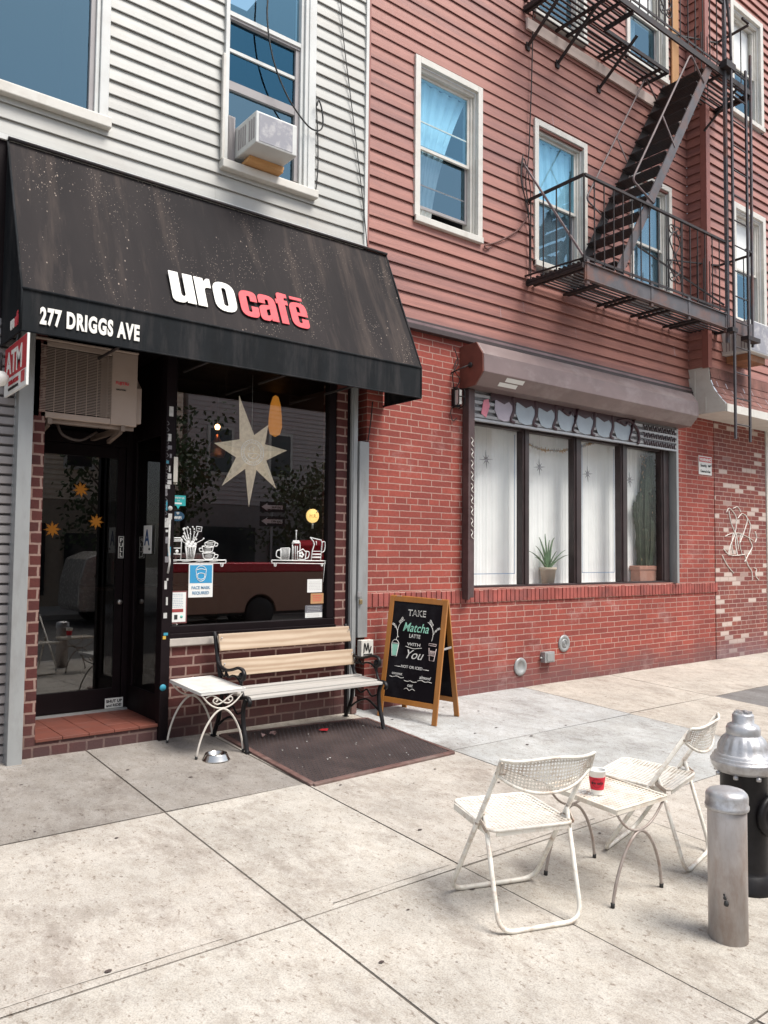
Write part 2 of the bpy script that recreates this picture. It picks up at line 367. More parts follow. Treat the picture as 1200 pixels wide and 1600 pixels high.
# ------------------------------------------------------------------ ground
GS = .045
def gz(y): return GS*y
def conc_mat(name, col, agg=.42, dark=(.21,.175,.15), dk=.75):
    m, t, b, co = base_mat(name, .85)
    at = node(t, 'ShaderNodeAttribute', attribute_name='tone')
    c = mixc(t, ramp(t, noise(t, co, 1.6, 8, None, .65), .35, .68), sc(col, 1.10), sc(col, .84))
    c = mixc(t, ramp(t, noise(t, co, 130, 3, None, .7, 4), .42, .72), c, mixc(t, 1.0, c, (1-agg,)*3, 'MULTIPLY'))
    k = t.nodes.new('ShaderNodeMath'); k.operation = 'MULTIPLY'; k.inputs[1].default_value = dk
    t.links.new(ramp(t, noise(t, co, 2.7, 12, (1,.6,1), .82, 8), .50, .68), k.inputs[0]); c = mixc(t, k.outputs[0], c, dark)
    c = mixc(t, ramp(t, noise(t, co, 48, 3, (1,.55,1), .6, 14), .60, .68), c, mixc(t, 1.0, c, (.60,.55,.52), 'MULTIPLY'))
    c = mixc(t, ramp(t, noise(t, co, 11, 9, (1,.6,1), .8, 41), .42, .64), c, mixc(t, 1.0, c, (.80,.77,.74), 'MULTIPLY'))
    # small pits and gum spots
    vo = node(t, 'ShaderNodeTexVoronoi', Scale=9.0, Randomness=1.0); t.links.new(co, vo.inputs['Vector'])
    k2 = t.nodes.new('ShaderNodeMath'); k2.operation = 'MULTIPLY'; k2.inputs[1].default_value = .75
    t.links.new(ramp(t, vo.outputs['Distance'], .075, .055), k2.inputs[0])
    g2 = t.nodes.new('ShaderNodeMath'); g2.operation = 'MULTIPLY'; t.links.new(k2.outputs[0], g2.inputs[0])
    t.links.new(ramp(t, noise(t, co, 3.3, 2, None, .5, 30), .56, .60), g2.inputs[1])
    c = mixc(t, g2.outputs[0], c, (.10,.075,.065))
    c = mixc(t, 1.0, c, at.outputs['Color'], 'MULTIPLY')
    t.links.new(c, b.inputs['Base Color'])
    h = mixc(t, .35, noise(t, co, 160, 3, None, .7), noise(t, co, 12, 6, None, .7, 2))
    add_bump(t, b, h, .45, .004)
    return m
m_conc = conc_mat('pale concrete', (.535,.505,.46))
m_joint = M('dirt filled joint', (.10,.085,.07), .95, var=.3, scale=40)
gy0, gy1 = -5.45, .9
# slabs: (x0,x1,y0,y1,(tone r,g,b))
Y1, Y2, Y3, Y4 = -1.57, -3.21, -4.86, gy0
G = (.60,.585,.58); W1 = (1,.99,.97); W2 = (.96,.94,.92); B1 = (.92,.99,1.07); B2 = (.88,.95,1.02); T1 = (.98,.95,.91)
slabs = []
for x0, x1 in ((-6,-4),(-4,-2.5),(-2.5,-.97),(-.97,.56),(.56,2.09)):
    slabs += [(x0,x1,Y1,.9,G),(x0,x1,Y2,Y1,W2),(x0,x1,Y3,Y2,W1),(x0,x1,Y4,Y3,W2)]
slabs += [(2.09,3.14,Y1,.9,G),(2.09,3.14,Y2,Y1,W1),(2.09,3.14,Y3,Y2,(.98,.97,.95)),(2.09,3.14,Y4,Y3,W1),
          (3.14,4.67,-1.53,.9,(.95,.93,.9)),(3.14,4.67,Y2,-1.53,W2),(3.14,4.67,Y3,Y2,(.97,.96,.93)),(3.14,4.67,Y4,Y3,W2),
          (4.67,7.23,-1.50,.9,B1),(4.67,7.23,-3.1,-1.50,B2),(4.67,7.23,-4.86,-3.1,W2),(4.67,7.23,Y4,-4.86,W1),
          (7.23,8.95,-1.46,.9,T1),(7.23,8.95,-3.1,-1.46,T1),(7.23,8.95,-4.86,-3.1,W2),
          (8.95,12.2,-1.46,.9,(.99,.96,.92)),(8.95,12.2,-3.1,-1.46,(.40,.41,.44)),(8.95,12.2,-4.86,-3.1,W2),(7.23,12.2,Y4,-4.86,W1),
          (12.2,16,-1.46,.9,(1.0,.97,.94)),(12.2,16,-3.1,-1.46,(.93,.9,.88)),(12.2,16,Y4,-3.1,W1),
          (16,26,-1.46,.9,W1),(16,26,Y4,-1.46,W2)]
sm = MB(); tones = []
for x0, x1, y0, y1, tn in slabs:
    g = .006; nx = max(2, int((x1-x0)/.25)); ny = max(2, int((y1-y0)/.25)); ph = rnd.random()*9; tx = (rnd.random()-.5)*.003
    def f(u, v):
        x = x0+g+(x1-x0-2*g)*u; y = y0+g+(y1-y0-2*g)*v
        e = min(u, 1-u)*(x1-x0); e2 = min(v, 1-v)*(y1-y0); ed = min(e, e2)
        return (x, y, gz(y)+.0015*math.sin(2*x+ph)+tx*(u-.5)-(.003 if ed < .004 else 0))
    n0 = len(sm.f); sm.sheet(f, nx, ny)
    # little rims going down into the joint
    a, b_, c_, d_ = (x0+g,y0+g), (x1-g,y0+g), (x1-g,y1-g), (x0+g,y1-g)
    for p, q in ((a,b_),(b_,c_),(c_,d_),(d_,a)):
        sm.quad((p[0],p[1],gz(p[1])-.0045),(q[0],q[1],gz(q[1])-.0045),(q[0],q[1],gz(q[1])-.03),(p[0],p[1],gz(p[1])-.03))
    tones += [tn]*(len(sm.f)-n0)
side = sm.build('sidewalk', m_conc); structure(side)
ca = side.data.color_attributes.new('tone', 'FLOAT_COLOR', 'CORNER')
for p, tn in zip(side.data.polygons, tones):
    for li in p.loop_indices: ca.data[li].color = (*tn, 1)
jb = MB(); jb.quad((-8,gy0,gz(gy0)-.007),(28,gy0,gz(gy0)-.007),(28,1,gz(1)-.007),(-8,1,gz(1)-.007)); structure(jb.build('sidewalk_joints', m_joint))
tl = MB()
def tool_line(xa, xb, y, ph):
    n = 40
    def f(u, v):
        x = xa+(xb-xa)*u; yy = y+.006*math.sin(x*2.3+ph)+(.0035+.002*math.sin(x*11+ph))*(v-.5)*2
        return (x, yy, gz(yy)+.0022)
    tl.sheet(f, n, 1)
tool_line(-1.2, 1.7, -3.155, 0); tool_line(2.3, 3.1, -3.16, 1); tool_line(3.3, 4.4, -3.16, 3)
structure(tl.build('tooled_joint_lines', M('worn trowel line', (.42,.385,.34), .9, var=.25, scale=30)))
kz = gz(gy0)
k = MB(); k.box(-30, 60, gy0-.16, gy0-.006, kz-.4, kz+.002); structure(k.build('kerb', M('granite kerb', (.34,.32,.30), .8, var=.15, scale=30, bump=.2), bevel=.012))
RZ = kz-.14
m_asph = M('worn asphalt', (.075,.072,.07), .85, var=.25, scale=3, bump=.4, bscale=120, dirt=(.13,.12,.11), dirt_amt=.4)
k = MB(); k.box(-90, 120, -70, gy0-.16, RZ-.2, RZ); structure(k.build('road', m_asph))
k = MB(); k.box(-90, 120, -70, -14.9, RZ+.004, RZ+.14); structure(k.build('far_pavement', M('far concrete', (.42,.40,.37), .85)))
k = MB(); k.box(-90, 120, 1.0, 40, -.3, -.06); structure(k.build('ground_under_buildings', m_dark_in))

# ------------------------------------------------------------------ brick building (red siding above brick)
m_brick = brick_mat('red painted brick', (.40,.082,.056), (.27,.055,.042), (.50,.31,.25), .30, .0705, .0058, .52, 6, dirt=(.55,.40,.37), grime=(.13,.065,.065))
m_brick_p = brick_mat('patched brick', (.30,.085,.06), (.20,.05,.045), (.50,.36,.30), .25, .0705, .006, .6, 7, dirt=(.5,.38,.36), pale=(.52,.42,.37), grime=(.17,.11,.12), offx=.11)
m_brick_c = brick_mat('dark brown brick', (.12,.026,.020), (.075,.018,.016), (.33,.22,.18), .275, .0865, .009, .5, 2, grime=(.06,.035,.035))
m_fascia = M('dark ledge', (.05,.035,.035), .5)

def siding(mb, x0, x1, z0, z1, exp, holes, y=0, out=.019, cav=.016, axis='x', fx=None):
    """clapboard courses facing -Y (or -X with axis='y'), cut round the window holes"""
    n = int(round((z1-z0)/exp)); rs_ = random.Random(int(x0*10)+n)
    for i in range(n):
        za, zb = z0+i*exp, z0+(i+1)*exp; zm = (za+zb)/2
        segs = [(x0, x1)]
        for hx0, hx1, hz0, hz1 in holes:
            if hz0 < zm < hz1:
                ns = []
                for a, b in segs:
                    if hx1 <= a or hx0 >= b: ns.append((a, b))
                    else:
                        if a < hx0: ns.append((a, hx0))
                        if b > hx1: ns.append((hx1, b))
                segs = ns
        cuts = []
        for a, b in segs:
            while b-a > 1.6 and rs_.random() < .75:
                m_ = a+rs_.uniform(.5, min(3.4, b-a-.4)); cuts.append((a, m_-.0012)); a = m_
            cuts.append((a, b))
        o0 = out
        for a, b in cuts:
            out = o0+rs_.uniform(-.0016,.0016)
            prof = [(y+.003, zb), (y-out*.55, za+exp*.45), (y-out, za+.004), (y-out+.002, za-.001), (y-out+.005, za+.002), (y+.003+cav*.55, za+cav), (y+.003+cav*.55, za-.003), (y+.003, za-.001)]
            for (ya, z_a), (yb, z_b) in zip(prof, prof[1:]):
                if axis == 'x': mb.quad((a,ya,z_a),(a,yb,z_b),(b,yb,z_b),(b,ya,z_a))
                else: mb.quad((fx+ya-y,a,z_a),(fx+ya-y,b,z_a),(fx+yb-y,b,z_b),(fx+yb-y,a,z_b))

def sash_window(parent, x0, x1, z0, z1, y=0, trim=m_trim, tw=.075, depth=.10, glass=(m_glass_up, m_glass_scr), curtain=None, open_=.0, mid=.5, label=None, sill=True, muntin=True, blind=False):
    """outer trim = window part; sashes, panes, sill, curtain and jambs are its sub-parts"""
    f = MB()
    f.box(x0, x0+tw, y-.035, y+.02, z0, z1); f.box(x1-tw, x1, y-.035, y+.02, z0, z1)
    f.box(x0+tw, x1-tw, y-.035, y+.02, z1-tw, z1)
    jt = .02        # jambs going inwards
    f.box(x0+tw-.002, x0+tw+jt, y+.02, y+depth+.08, z0, z1-tw); f.box(x1-tw-jt, x1-tw+.002, y+.02, y+depth+.08, z0, z1-tw)
    f.box(x0+tw+jt, x1-tw-jt, y+.021, y+depth+.08, z1-tw-.05, z1-tw+.001)
    # stepped inner stop on the right side and head
    f.box(x1-tw-jt-.03, x1-tw-jt, y+.045, y+depth+.08, z0+.03, z1-tw-.05)
    w_ = f.build('window', trim, parent, bevel=.004)
    if label: w_['label'] = label
    ix0, ix1, iz0, iz1 = x0+tw+jt, x1-tw-jt-.03, z0+.07, z1-tw-.05
    zm = iz0+(iz1-iz0)*mid
    def sash(name, a0, a1, b0, b1, yy, m_, rail=.035, th=.03):
        s = MB(); s.box(a0, a0+rail, yy, yy+th, b0, b1); s.box(a1-rail, a1, yy, yy+th, b0, b1)
        s.box(a0+rail, a1-rail, yy+.001, yy+th, b0, b0+rail); s.box(a0+rail, a1-rail, yy+.001, yy+th, b1-rail, b1)
        if muntin: s.box(a0+rail, a1-rail, yy+.012, yy+.024, (b0*.62+b1*.38)-.009, (b0*.62+b1*.38)+.009)
        return s.build(name, m_, w_, bevel=.002)
    sash('upper_sash', ix0, ix1, zm-.02, iz1, y+depth-.035, trim)
    s = sash('lower_sash', ix0, ix1, iz0+open_, zm+.02+open_*.2, y+depth+.0, m_sash)
    g = MB(); g.box(ix0+.03, ix1-.03, y+depth-.023, y+depth-.019, zm+.012, iz1-.03); g.build('upper_pane', glass[0], w_)
    g = MB(); g.box(ix0+.03, ix1-.03, y+depth+.012, y+depth+.016, iz0+open_+.03, zm-.012); g.build('lower_pane', glass[1], w_)
    if sill:
        s = MB(); s.box(x0-.0, x1+.0, y-.055, y+depth+.05, z0-.005, z0+.068); s.build('sill', trim, w_, bevel=.006)
    rm = MB()   # the room behind, a shallow dark box seen through the panes
    a, b, c, d, e0, e1 = x0+tw, x1-tw, y+depth+.07, y+depth+1.3, z0, z1-tw
    rm.quad((a,d,e0),(b,d,e0),(b,d,e1),(a,d,e1)); rm.quad((a,c,e0),(a,d,e0),(a,d,e1),(a,c,e1)); rm.quad((b,c,e0),(b,d,e0),(b,d,e1),(b,c,e1))
    rm.quad((a,c,e0),(b,c,e0),(b,d,e0),(a,d,e0)); rm.quad((a,c,e1),(b,c,e1),(b,d,e1),(a,d,e1))
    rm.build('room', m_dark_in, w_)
    if curtain:
        c_ = MB(); yy = y+depth+.055
        for (u0, u1, lean) in curtain:
            def fc(u, v, u0=u0, u1=u1, lean=lean):
                top0, top1 = ix0+(ix1-ix0)*u0, ix0+(ix1-ix0)*u1
                bot0, bot1 = top0+(ix1-ix0)*lean[0], top1+(ix1-ix0)*lean[1]
                xa = bot0+(top0-bot0)*v**1.6; xb = bot1+(top1-bot1)*v**1.6
                x = xa+(xb-xa)*u
                return (x, yy+.014*math.sin(u*34+v*2)+.006*math.sin(u*71), iz0+.02+(iz1-iz0-.04)*v)
            c_.sheet(fc, 60, 14)
        c_.build('curtain', m_curtain, w_)
    if blind:
        bm_ = MB(); bm_.box(ix0+.01, ix1-.01, y+depth+.05, y+depth+.055, zm-.05, iz1); bm_.build('blind', m_curtain, w_)
    return w_

bb = thing('brick_building', 'building with dusty red clapboard siding above a red brick ground floor with a shop window', 'building', (4.85, 0, 0))
WIN = [(5.44,6.48,5.21,7.08),(7.40,8.45,5.18,7.06),(9.42,10.46,5.18,7.06),
       (5.44,6.48,8.42,10.3),(7.40,8.45,8.42,10.3),(9.36,10.40,8.62,10.4)]
BAYX, BAYY = 10.92, -.31
BWIN = [(11.66,12.70,5.22,7.12),(11.66,12.70,8.55,10.4)]
s = MB(); hol = [(a+.04,b-.04,c-.0,d-.04) for a,b,c,d in WIN]
siding(s, 4.802, BAYX+.02, 4.12, 4.12+.142*62, .142, hol)
siding(s, BAYY, 0.0, 4.40, 4.40+.142*60, .142, [], axis='y', fx=BAYX)
siding(s, BAYX, 17.0, 4.40, 4.40+.142*60, .142, [(a+.04,b-.04,c,d-.04) for a,b,c,d in BWIN], y=BAYY)
s.build('siding', m_red_side, bb)
s = MB(); s.box(BAYX-.028, BAYX+.075, BAYY-.028, BAYY+.001, 4.38, 12.9); s.box(BAYX-.028, BAYX-.001, BAYY+.001, BAYY+.07, 4.38, 12.9)
s.build('corner_board', M('red corner board', (.27,.10,.08), .55, var=.1), bb)
s = MB(); s.box(4.803, 4.83, -.02, 0, 4.75, 12.9); s.build('corner_board', bpy.data.materials['red corner board'], bb)
s = MB(); s.box(4.852, 10.95, -.075, .05, 4.00, 4.055); s.box(4.852, 10.95, -.05, .0, 4.056, 4.118); 
s.build('ledge', m_fascia, bb, bevel=.004)
s = MB(); s.box(4.855, 10.90, -.072, -.05, 4.058, 4.085); s.build('flashing', M('purplish metal flashing', (.22,.15,.15), .4, metal=.4, var=.2), bb)
# brick ground floor, cut round the shop window
SX0, SX1, SZ0, SZ1 = 6.24, 10.52, 1.20, 3.60
s = MB()
s.box(4.845, SX0, 0, .25, -.12, 4.0); s.box(SX1, 11.62, 0, .25, -.12, 4.0)
s.box(SX0+.001, SX1-.001, .001, .25, -.12, SZ0); s.box(SX0+.001, SX1-.001, .001, .25, SZ1, 3.999)
s.build('brick_wall', m_brick, bb)
s = MB(); s.box(11.621, 13.24, -.012, .24, -.12, 3.99); s.build('patched_brick_wall', m_brick_p, bb)
s = MB(); s.box(13.25, 13.36, -.03, .24, -.12, 3.75); s.box(13.36, 17, 0, .24, -.12, 3.75); s.build('end_trim', m_trim, bb)
# rowlock course under the window line
s = MB(); x = 4.86
while x < 11.60:
    ww = .062+rnd.uniform(-.004,.004); s.box(x, x+ww, -.016-rnd.uniform(0,.006), .01, 1.035+rnd.uniform(-.004,.004), 1.175+rnd.uniform(-.004,.004)); x += ww+.012
s.build('rowlock_course', M('red rowlock brick', (.30,.075,.06), .85, var=.35, scale=5, bump=.4, dirt=(.10,.06,.06), dirt_amt=.6), bb, bevel=.003)
s = MB(); s.box(4.85, 11.61, -.004, .008, 1.03, 1.18); s.build('mortar_bed', M('pale mortar', (.50,.34,.28), .9), bb)
# windows
sash_window(bb, *WIN[0], curtain=[(-.02,1.0,(0,-.62))], open_=.16, muntin=True)
sash_window(bb, *WIN[1], curtain=[(0,.95,(0,.05))], muntin=False)
sash_window(bb, *WIN[2], curtain=[(0,.95,(0,.05))], muntin=False, glass=(m_glass_scr, m_glass_scr))
sash_window(bb, *WIN[5], curtain=[(.0,.45,(0,.0))], muntin=False, glass=(m_glass_curt, m_glass_scr), blind=True)
sash_window(bb, *WIN[3]); sash_window(bb, *WIN[4])
for wn in BWIN: sash_window(bb, *wn, y=BAYY, muntin=False, blind=True, glass=(m_glass_curt, m_glass_scr), tw=.09)
s = MB(); s.box(10.48, 10.66, -.045, -.02, 8.4, 10.4); s.build('bare_board', M('bare plywood board', (.50,.27,.12), .7, var=.15, stretch=(1,1,.2)), bb)
# pale board under the upper platform
s = MB(); s.box(7.24, 10.88, -.05, -.02, 8.14, 8.28); s.build('belt_board', M('pinkish belt board', (.52,.42,.38), .7, var=.1), bb)
# mansard skirt over the end of the ground floor
m_shing = M('red brown asphalt shingle', (.17,.075,.06), .9, var=.3, scale=7, bump=.5, bscale=90)
prof = [(BAYY-.012,4.40),(BAYY-.03,4.20),(BAYY-.09,4.05),(BAYY-.18,3.92),(-.575,3.815)]
s = MB()
nsh = 5
for i in range(nsh):
    def pp(t):
        t = t*(len(prof)-1); j = min(int(t), len(prof)-2); f_ = t-j
        return prof[j][0]*(1-f_)+prof[j+1][0]*f_, prof[j][1]*(1-f_)+prof[j+1][1]*f_
    (ya, za), (yb, zb) = pp(i/nsh), pp((i+1)/nsh)
    x = 10.93-(.12 if i % 2 else 0)
    while x < 17:
        w_ = .26; a = max(x+.004, 10.93); b = min(x+w_, 17); d = rnd.uniform(0,.004)
        if b > a: s.add([(a,ya-.004,za),(b,ya-.004,za),(b,yb-.014-d,zb-.006),(a,yb-.014-d,zb-.006),(a,yb+.01,zb-.006),(b,yb+.01,zb-.006)], [(0,3,2,1),(3,4,5,2)])
        x += w_
s.build('mansard_shingles', m_shing, bb)
s = MB(); poly = [(y_, z_) for y_, z_ in prof] + [(-.575,3.70),(0,3.70),(0,4.40)]
s.prism(poly, (10.921,0,0), (0,1,0), (0,0,1), (1,0,0), .02)
for yy in (-.10, -.27): s.box(10.912, 10.922, yy-.008, yy+.008, 3.72, 4.36 if yy > -.2 else 3.95)
s.build('cheek_panel', m_trim, bb)
s = MB(); s.box(10.93, 17, -.60, -.576, 3.69, 3.81); s.box(10.93, 17, -.575, -.002, 3.70, 3.71); s.build('fascia_board', m_trim, bb, bevel=.004)
s = MB(); s.box(10.935, 10.99, -.28, -.02, 4.33, 4.40); s.box(BAYX+.01, 17, -.3, 0, 4.34, 4.395); s.build('bay_underside', m_fascia, bb)

# ------------------------------------------------------------------ shop window of the brick building (a part, with its panes)
fr = MB(); GX = [6.33, 7.30, 8.27, 9.26, 10.30]; gy = .10
m_darkfr = M('dark brown window frame', (.035,.022,.022), .4, var=.3)
m_jamb = M('brown shutter guide', (.075,.045,.045), .5, var=.3, scale=6, dirt=(.2,.15,.14), dirt_amt=.3)
fr.box(6.305, 6.34, gy-.04, gy+.06, 1.20, 3.45)
for a, b in ((7.27,7.39),(8.26,8.41),(9.27,9.42),(10.26,10.45)):
    fr.box(a, b, gy-.05, gy+.05, 1.225, 3.45); fr.box(a+.03, b-.03, gy-.065, gy-.05, 1.225, 3.45)
fr.box(6.34, 10.45, gy-.06, gy+.06, 1.17, 1.224); fr.box(6.34, 10.45, gy-.03, gy+.06, 3.10, 3.16)
shop = fr.build('shop_window', m_darkfr, bb, bevel=.004)
PAN = [(6.34,7.27),(7.39,8.26),(8.41,9.27),(9.42,10.26)]
for a, b in PAN:
    g = MB(); g.box(a, b, gy, gy+.006, 1.224, 3.10); g.build('pane', m_glass_curt, shop)
for a, b in (PAN[0], PAN[2]):      # thin blue decorative border line on two panes
    g = MB()
    for q in ((a+.07,1.36,a+.078,3.05),(b-.093,1.36,b-.085,3.05),(a+.07,1.352,b-.085,1.36)): g.box(q[0], q[2], gy-.002, gy-.0005, q[1], q[3])
    g.build('border_line', M('blue grey border tape', (.12,.2,.32), .6), shop)
def fcur(u, v):
    x = 6.32+4.1*u
    return (x, .33+.005*math.sin(x*46)+.003*math.sin(x*113), 1.15+2.3*v)
c = MB(); c.sheet(fcur, 420, 2); c.build('sheer_curtain', m_curtain, shop)
c = MB(); c.box(6.25, 10.5, .11, .6, 1.10, 1.19); c.build('inner_sill', m_trim, shop)
rm = MB(); rm.quad((6.26,.6,1.1),(10.5,.6,1.1),(10.5,.6,3.6),(6.26,.6,3.6)); rm.quad((6.26,.16,1.1),(6.26,.6,1.1),(6.26,.6,3.6),(6.26,.16,3.6)); rm.quad((10.51,.16,1.1),(10.51,.6,1.1),(10.51,.6,3.6),(10.51,.16,3.6)); rm.quad((6.26,.1,3.6),(10.51,.1,3.6),(10.51,.6,3.6),(6.26,.6,3.6))
rm.build('room', m_curtain, shop)

# ------------------------------------------------------------------ cafe building (white siding)
cb_ = thing('cafe_building', 'building with white vinyl siding above a dark cafe shopfront with door and big window', 'building', (3, 0, 0))
CW = [(.3,2.11,5.14,7.3),(3.155,4.14,5.13,7.6)]
s = MB(); siding(s, -3.0, 4.765, 4.77, 4.77+.1232*46, .1232, [(a+.03,b-.03,c,d-.03) for a,b,c,d in CW], out=.014, cav=.006); s.build('siding', m_white_side, cb_)
s = MB(); s.box(4.765, 4.80, -.030, .0, 4.74, 10.4); s.box(-3, 4.764, -.022, 0, 4.725, 4.768); s.build('corner_trim', m_white_alu, cb_)
# big left window: one fixed pane
def big_window(x0, x1, z0, z1):
    f = MB(); tw = .075
    f.box(x1-tw, x1, -.04, .02, z0, z1); f.box(x0, x0+tw, -.04, .02, z0, z1); f.box(x0+tw, x1-tw, -.04, .02, z1-tw, z1)
    f.box(x1-tw-.035, x1-tw-.001, -.02, .10, z0, z1)
    w_ = f.build('window', m_white_alu, cb_, bevel=.006)
    q = MB(); q.box(x1-tw-.075, x1-tw-.036, .0, .06, z0+.02, z1-tw); q.box(x0+tw, x1-tw-.076, .001, .06, z0+.02, z0+.05); q.build('sash', m_sash, w_)
    g = MB(); g.box(x0+tw, x1-tw-.075, .03, .034, z0+.04, z1-tw); g.build('pane', m_glass_scr, w_)
    q = MB(); q.box(x0-.05, x1+.02, -.075, .05, z0-.075, z0+.015); q.build('sill', m_trim, w_, bevel=.008)
    rm = MB(); a, b, c, d, e0, e1 = x0, x1-.05, .07, 1.2, z0, z1
    rm.quad((a,d,e0),(b,d,e0),(b,d,e1),(a,d,e1)); rm.quad((a,c,e0),(a,d,e0),(a,d,e1),(a,c,e1)); rm.quad((b,c,e0),(b,d,e0),(b,d,e1),(b,c,e1)); rm.quad((a,c,e0),(b,c,e0),(b,d,e0),(a,d,e0))
    rm.build('room', m_dark_in, w_)
    return w_
big_window(*CW[0])
# window holding the air conditioner: tall triple with narrow side channel
x0, x1, z0, z1 = CW[1]
f = MB(); f.box(x0, x0+.04, -.04, .03, z0, z1); f.box(x1-.13, x1, -.04, .03, z0, z1); f.box(x1-.165, x1-.131, -.015, .10, z0, z1); f.box(x0+.041, x1-.131, -.035, .03, z1-.08, z1)
f.box(x1-.09, x1-.07, -.052, -.039, z0, z1)
w2 = f.build('window', m_white_alu, cb_, bevel=.005)
q = MB()
for za, zb, y_, in ((6.52,6.57,.0),(5.86,5.94,.015)): q.box(x0+.041, x1-.166, y_, y_+.05, za, zb)
q.box(x1-.21, x1-.166, .01, .07, 5.2, 6.52); q.build('sash', m_sash, w2)
q = MB(); q.box(x0+.041, x1-.166, -.012, .001, 6.545, 6.585); q.box(x0+.041, x1-.166, .02, .04, 6.22, 6.25); q.box(x0+.041, x0+.06,.0,.05,5.2,6.5); q.build('meeting_rail', m_white_alu, w2)
g = MB(); g.box(x0+.05, x1-.17, .030, .034, 6.56, z1-.08); g.build('upper_pane', m_glass_up, w2)
g = MB(); g.box(x0+.05, x1-.20, .045, .049, 5.2, 5.88); g.build('lower_pane', m_glass_scr, w2)
g = MB(); g.box(x0+.05, x1-.20, .038, .042, 5.92, 6.54); g.build('middle_pane', glass_mat('deep blue reflecting pane', refl=.16, k=1.0, tint=(.14,.42,.65), trans=(.5,.55,.6), wob=.06, wscale=5), w2)
q = MB(); q.box(x0-.025, x1+.02, -.085, .06, z0-.07, z0+.01); q.box(x0-.03, x0, -.06, -.02, z0+.01, z0+1.0); q.build('sill', m_trim, w2, bevel=.008)
rm = MB(); a, b, c, d, e0, e1 = x0, x1-.13, .11, 1.2, z0, z1
rm.quad((a,d,e0),(b,d,e0),(b,d,e1),(a,d,e1)); rm.quad((a,c,e0),(a,d,e0),(a,d,e1),(a,c,e1)); rm.quad((b,c,e0),(b,d,e0),(b,d,e1),(b,c,e1)); rm.quad((a,c,e0),(b,c,e0),(b,d,e0),(a,d,e0))
rm.build('room', m_dark_in, w2)

# shopfront
DX0, DX1, DY, SZ = 1.70, 2.70, .80, .137
s = MB(); s.box(1.585, 1.70, 0, .9, -.15, 3.3); s.box(4.475, 4.612, 0, .25, -.15, 3.35)
s.box(2.74, 4.474, .002, .25, -.15, .775)
s.build('brick_pier', m_brick_c, cb_)
s = MB(); s.box(2.73, 4.5, -.03, .2, .776, .845); s.build('stone_cap', M('chipped limestone cap', (.40,.36,.32), .85, var=.12, scale=12, bump=.5, bscale=25), cb_, bevel=.008)
s = MB(); s.box(1.701, 2.74, .004, .79, -.15, SZ-.025); s.build('doorstep', m_brick_c, cb_)
m_tile = brick_mat('terracotta step tile', (.30,.095,.055), (.24,.075,.045), (.17,.10,.08), .2, .2, .006, 1, 2)
s = MB()
for i in range(5):
    for j in range(4):
        xa = 1.70+i*.2035; ya = -.012+j*.203
        s.box(xa+.002, xa+.2015, ya+.002, ya+.201, SZ-.024, SZ+rnd.uniform(-.001,.001))
s.build('step_tiles', M('terracotta step tile', (.15,.045,.03), .6, var=.15, scale=4, dirt=(.13,.06,.05), dirt_amt=.5, dscale=5), cb_, bevel=.003)
s = MB(); s.box(1.702, 2.73, 0.0, .788, SZ-.028, SZ-.0255+.002); s.build('tile_grout', M('tile grout', (.12,.07,.06), .9), cb_)
s = MB(); s.box(1.71, 2.69, .74, .80, SZ, SZ+.014); s.build('threshold', m_grey_post, cb_)
# dark frames: door surround, side return, posts, header
s = MB()
s.box(1.71, 1.80, DY, DY+.08, SZ+.0, 3.3); s.box(2.645, 2.70, DY-.01, DY+.08, SZ, 3.3); s.box(1.80, 2.645, DY, DY+.06, 2.55, 2.66); s.box(1.80, 2.645, DY+.03, DY+.05, 2.66, 3.3)
s.box(2.70, 2.735, .05, DY+.1, SZ-.02, .36); s.box(2.70, 2.735, .05, .14, .36, 3.3); s.box(2.70, 2.735, .69, DY+.1, .36, 3.3); s.box(2.70, 2.735, .14, .69, 2.6, 3.3)
s.box(2.675, 2.755, -.035, .05, -.02, 3.3)
s.box(1.59, 4.62, -.01, .9, 3.30, 3.45); s.box(1.5, 4.86, .0, .1, 3.45, 4.73)
s.build('shopfront_frame', m_black, cb_, bevel=.004)
g = MB(); g.box(2.712, 2.72, .14, .69, .36, 2.6); g.build('side_pane', m_glass_door, cb_)
d = MB(); d.box(1.805, 1.86, DY+.005, DY+.05, SZ+.02, 2.545); d.box(2.57, 2.64, DY+.005, DY+.05, SZ+.02, 2.545)
d.box(1.861, 2.569, DY+.006, DY+.05, SZ+.02, .335); d.box(1.861, 2.569, DY+.006, DY+.05, 2.44, 2.545)
door = d.build('door', m_black, cb_, bevel=.003)
g = MB(); g.box(1.861, 2.569, DY+.02, DY+.026, .335, 2.44); g.build('door_pane', m_glass_door, door)
k = MB(); k.lathe([(.0,-.03),(.02,-.03),(.024,-.02),(.024,.0)], (2.61, DY+.0, 1.115), 16, Matrix.Rotation(R(-90), 3, 'X')); k.build('lock', M('brushed metal', (.4,.38,.36), .35, metal=.8), door)
# window frame
s = MB(); s.box(2.756, 4.47, .0, .09, .846, .945); s.box(4.385, 4.472, .01, .09, .946, 3.3); s.box(2.756, 2.79, .012, .09, .946, 3.3)
s.box(2.756, 4.47, -.03, .0, .846, .885)
wf = s.build('display_window', m_black, cb_, bevel=.004)
g = MB(); g.box(2.79, 4.385, .045, .051, .945, 3.3); g.build('pane', m_glass_shop, wf)
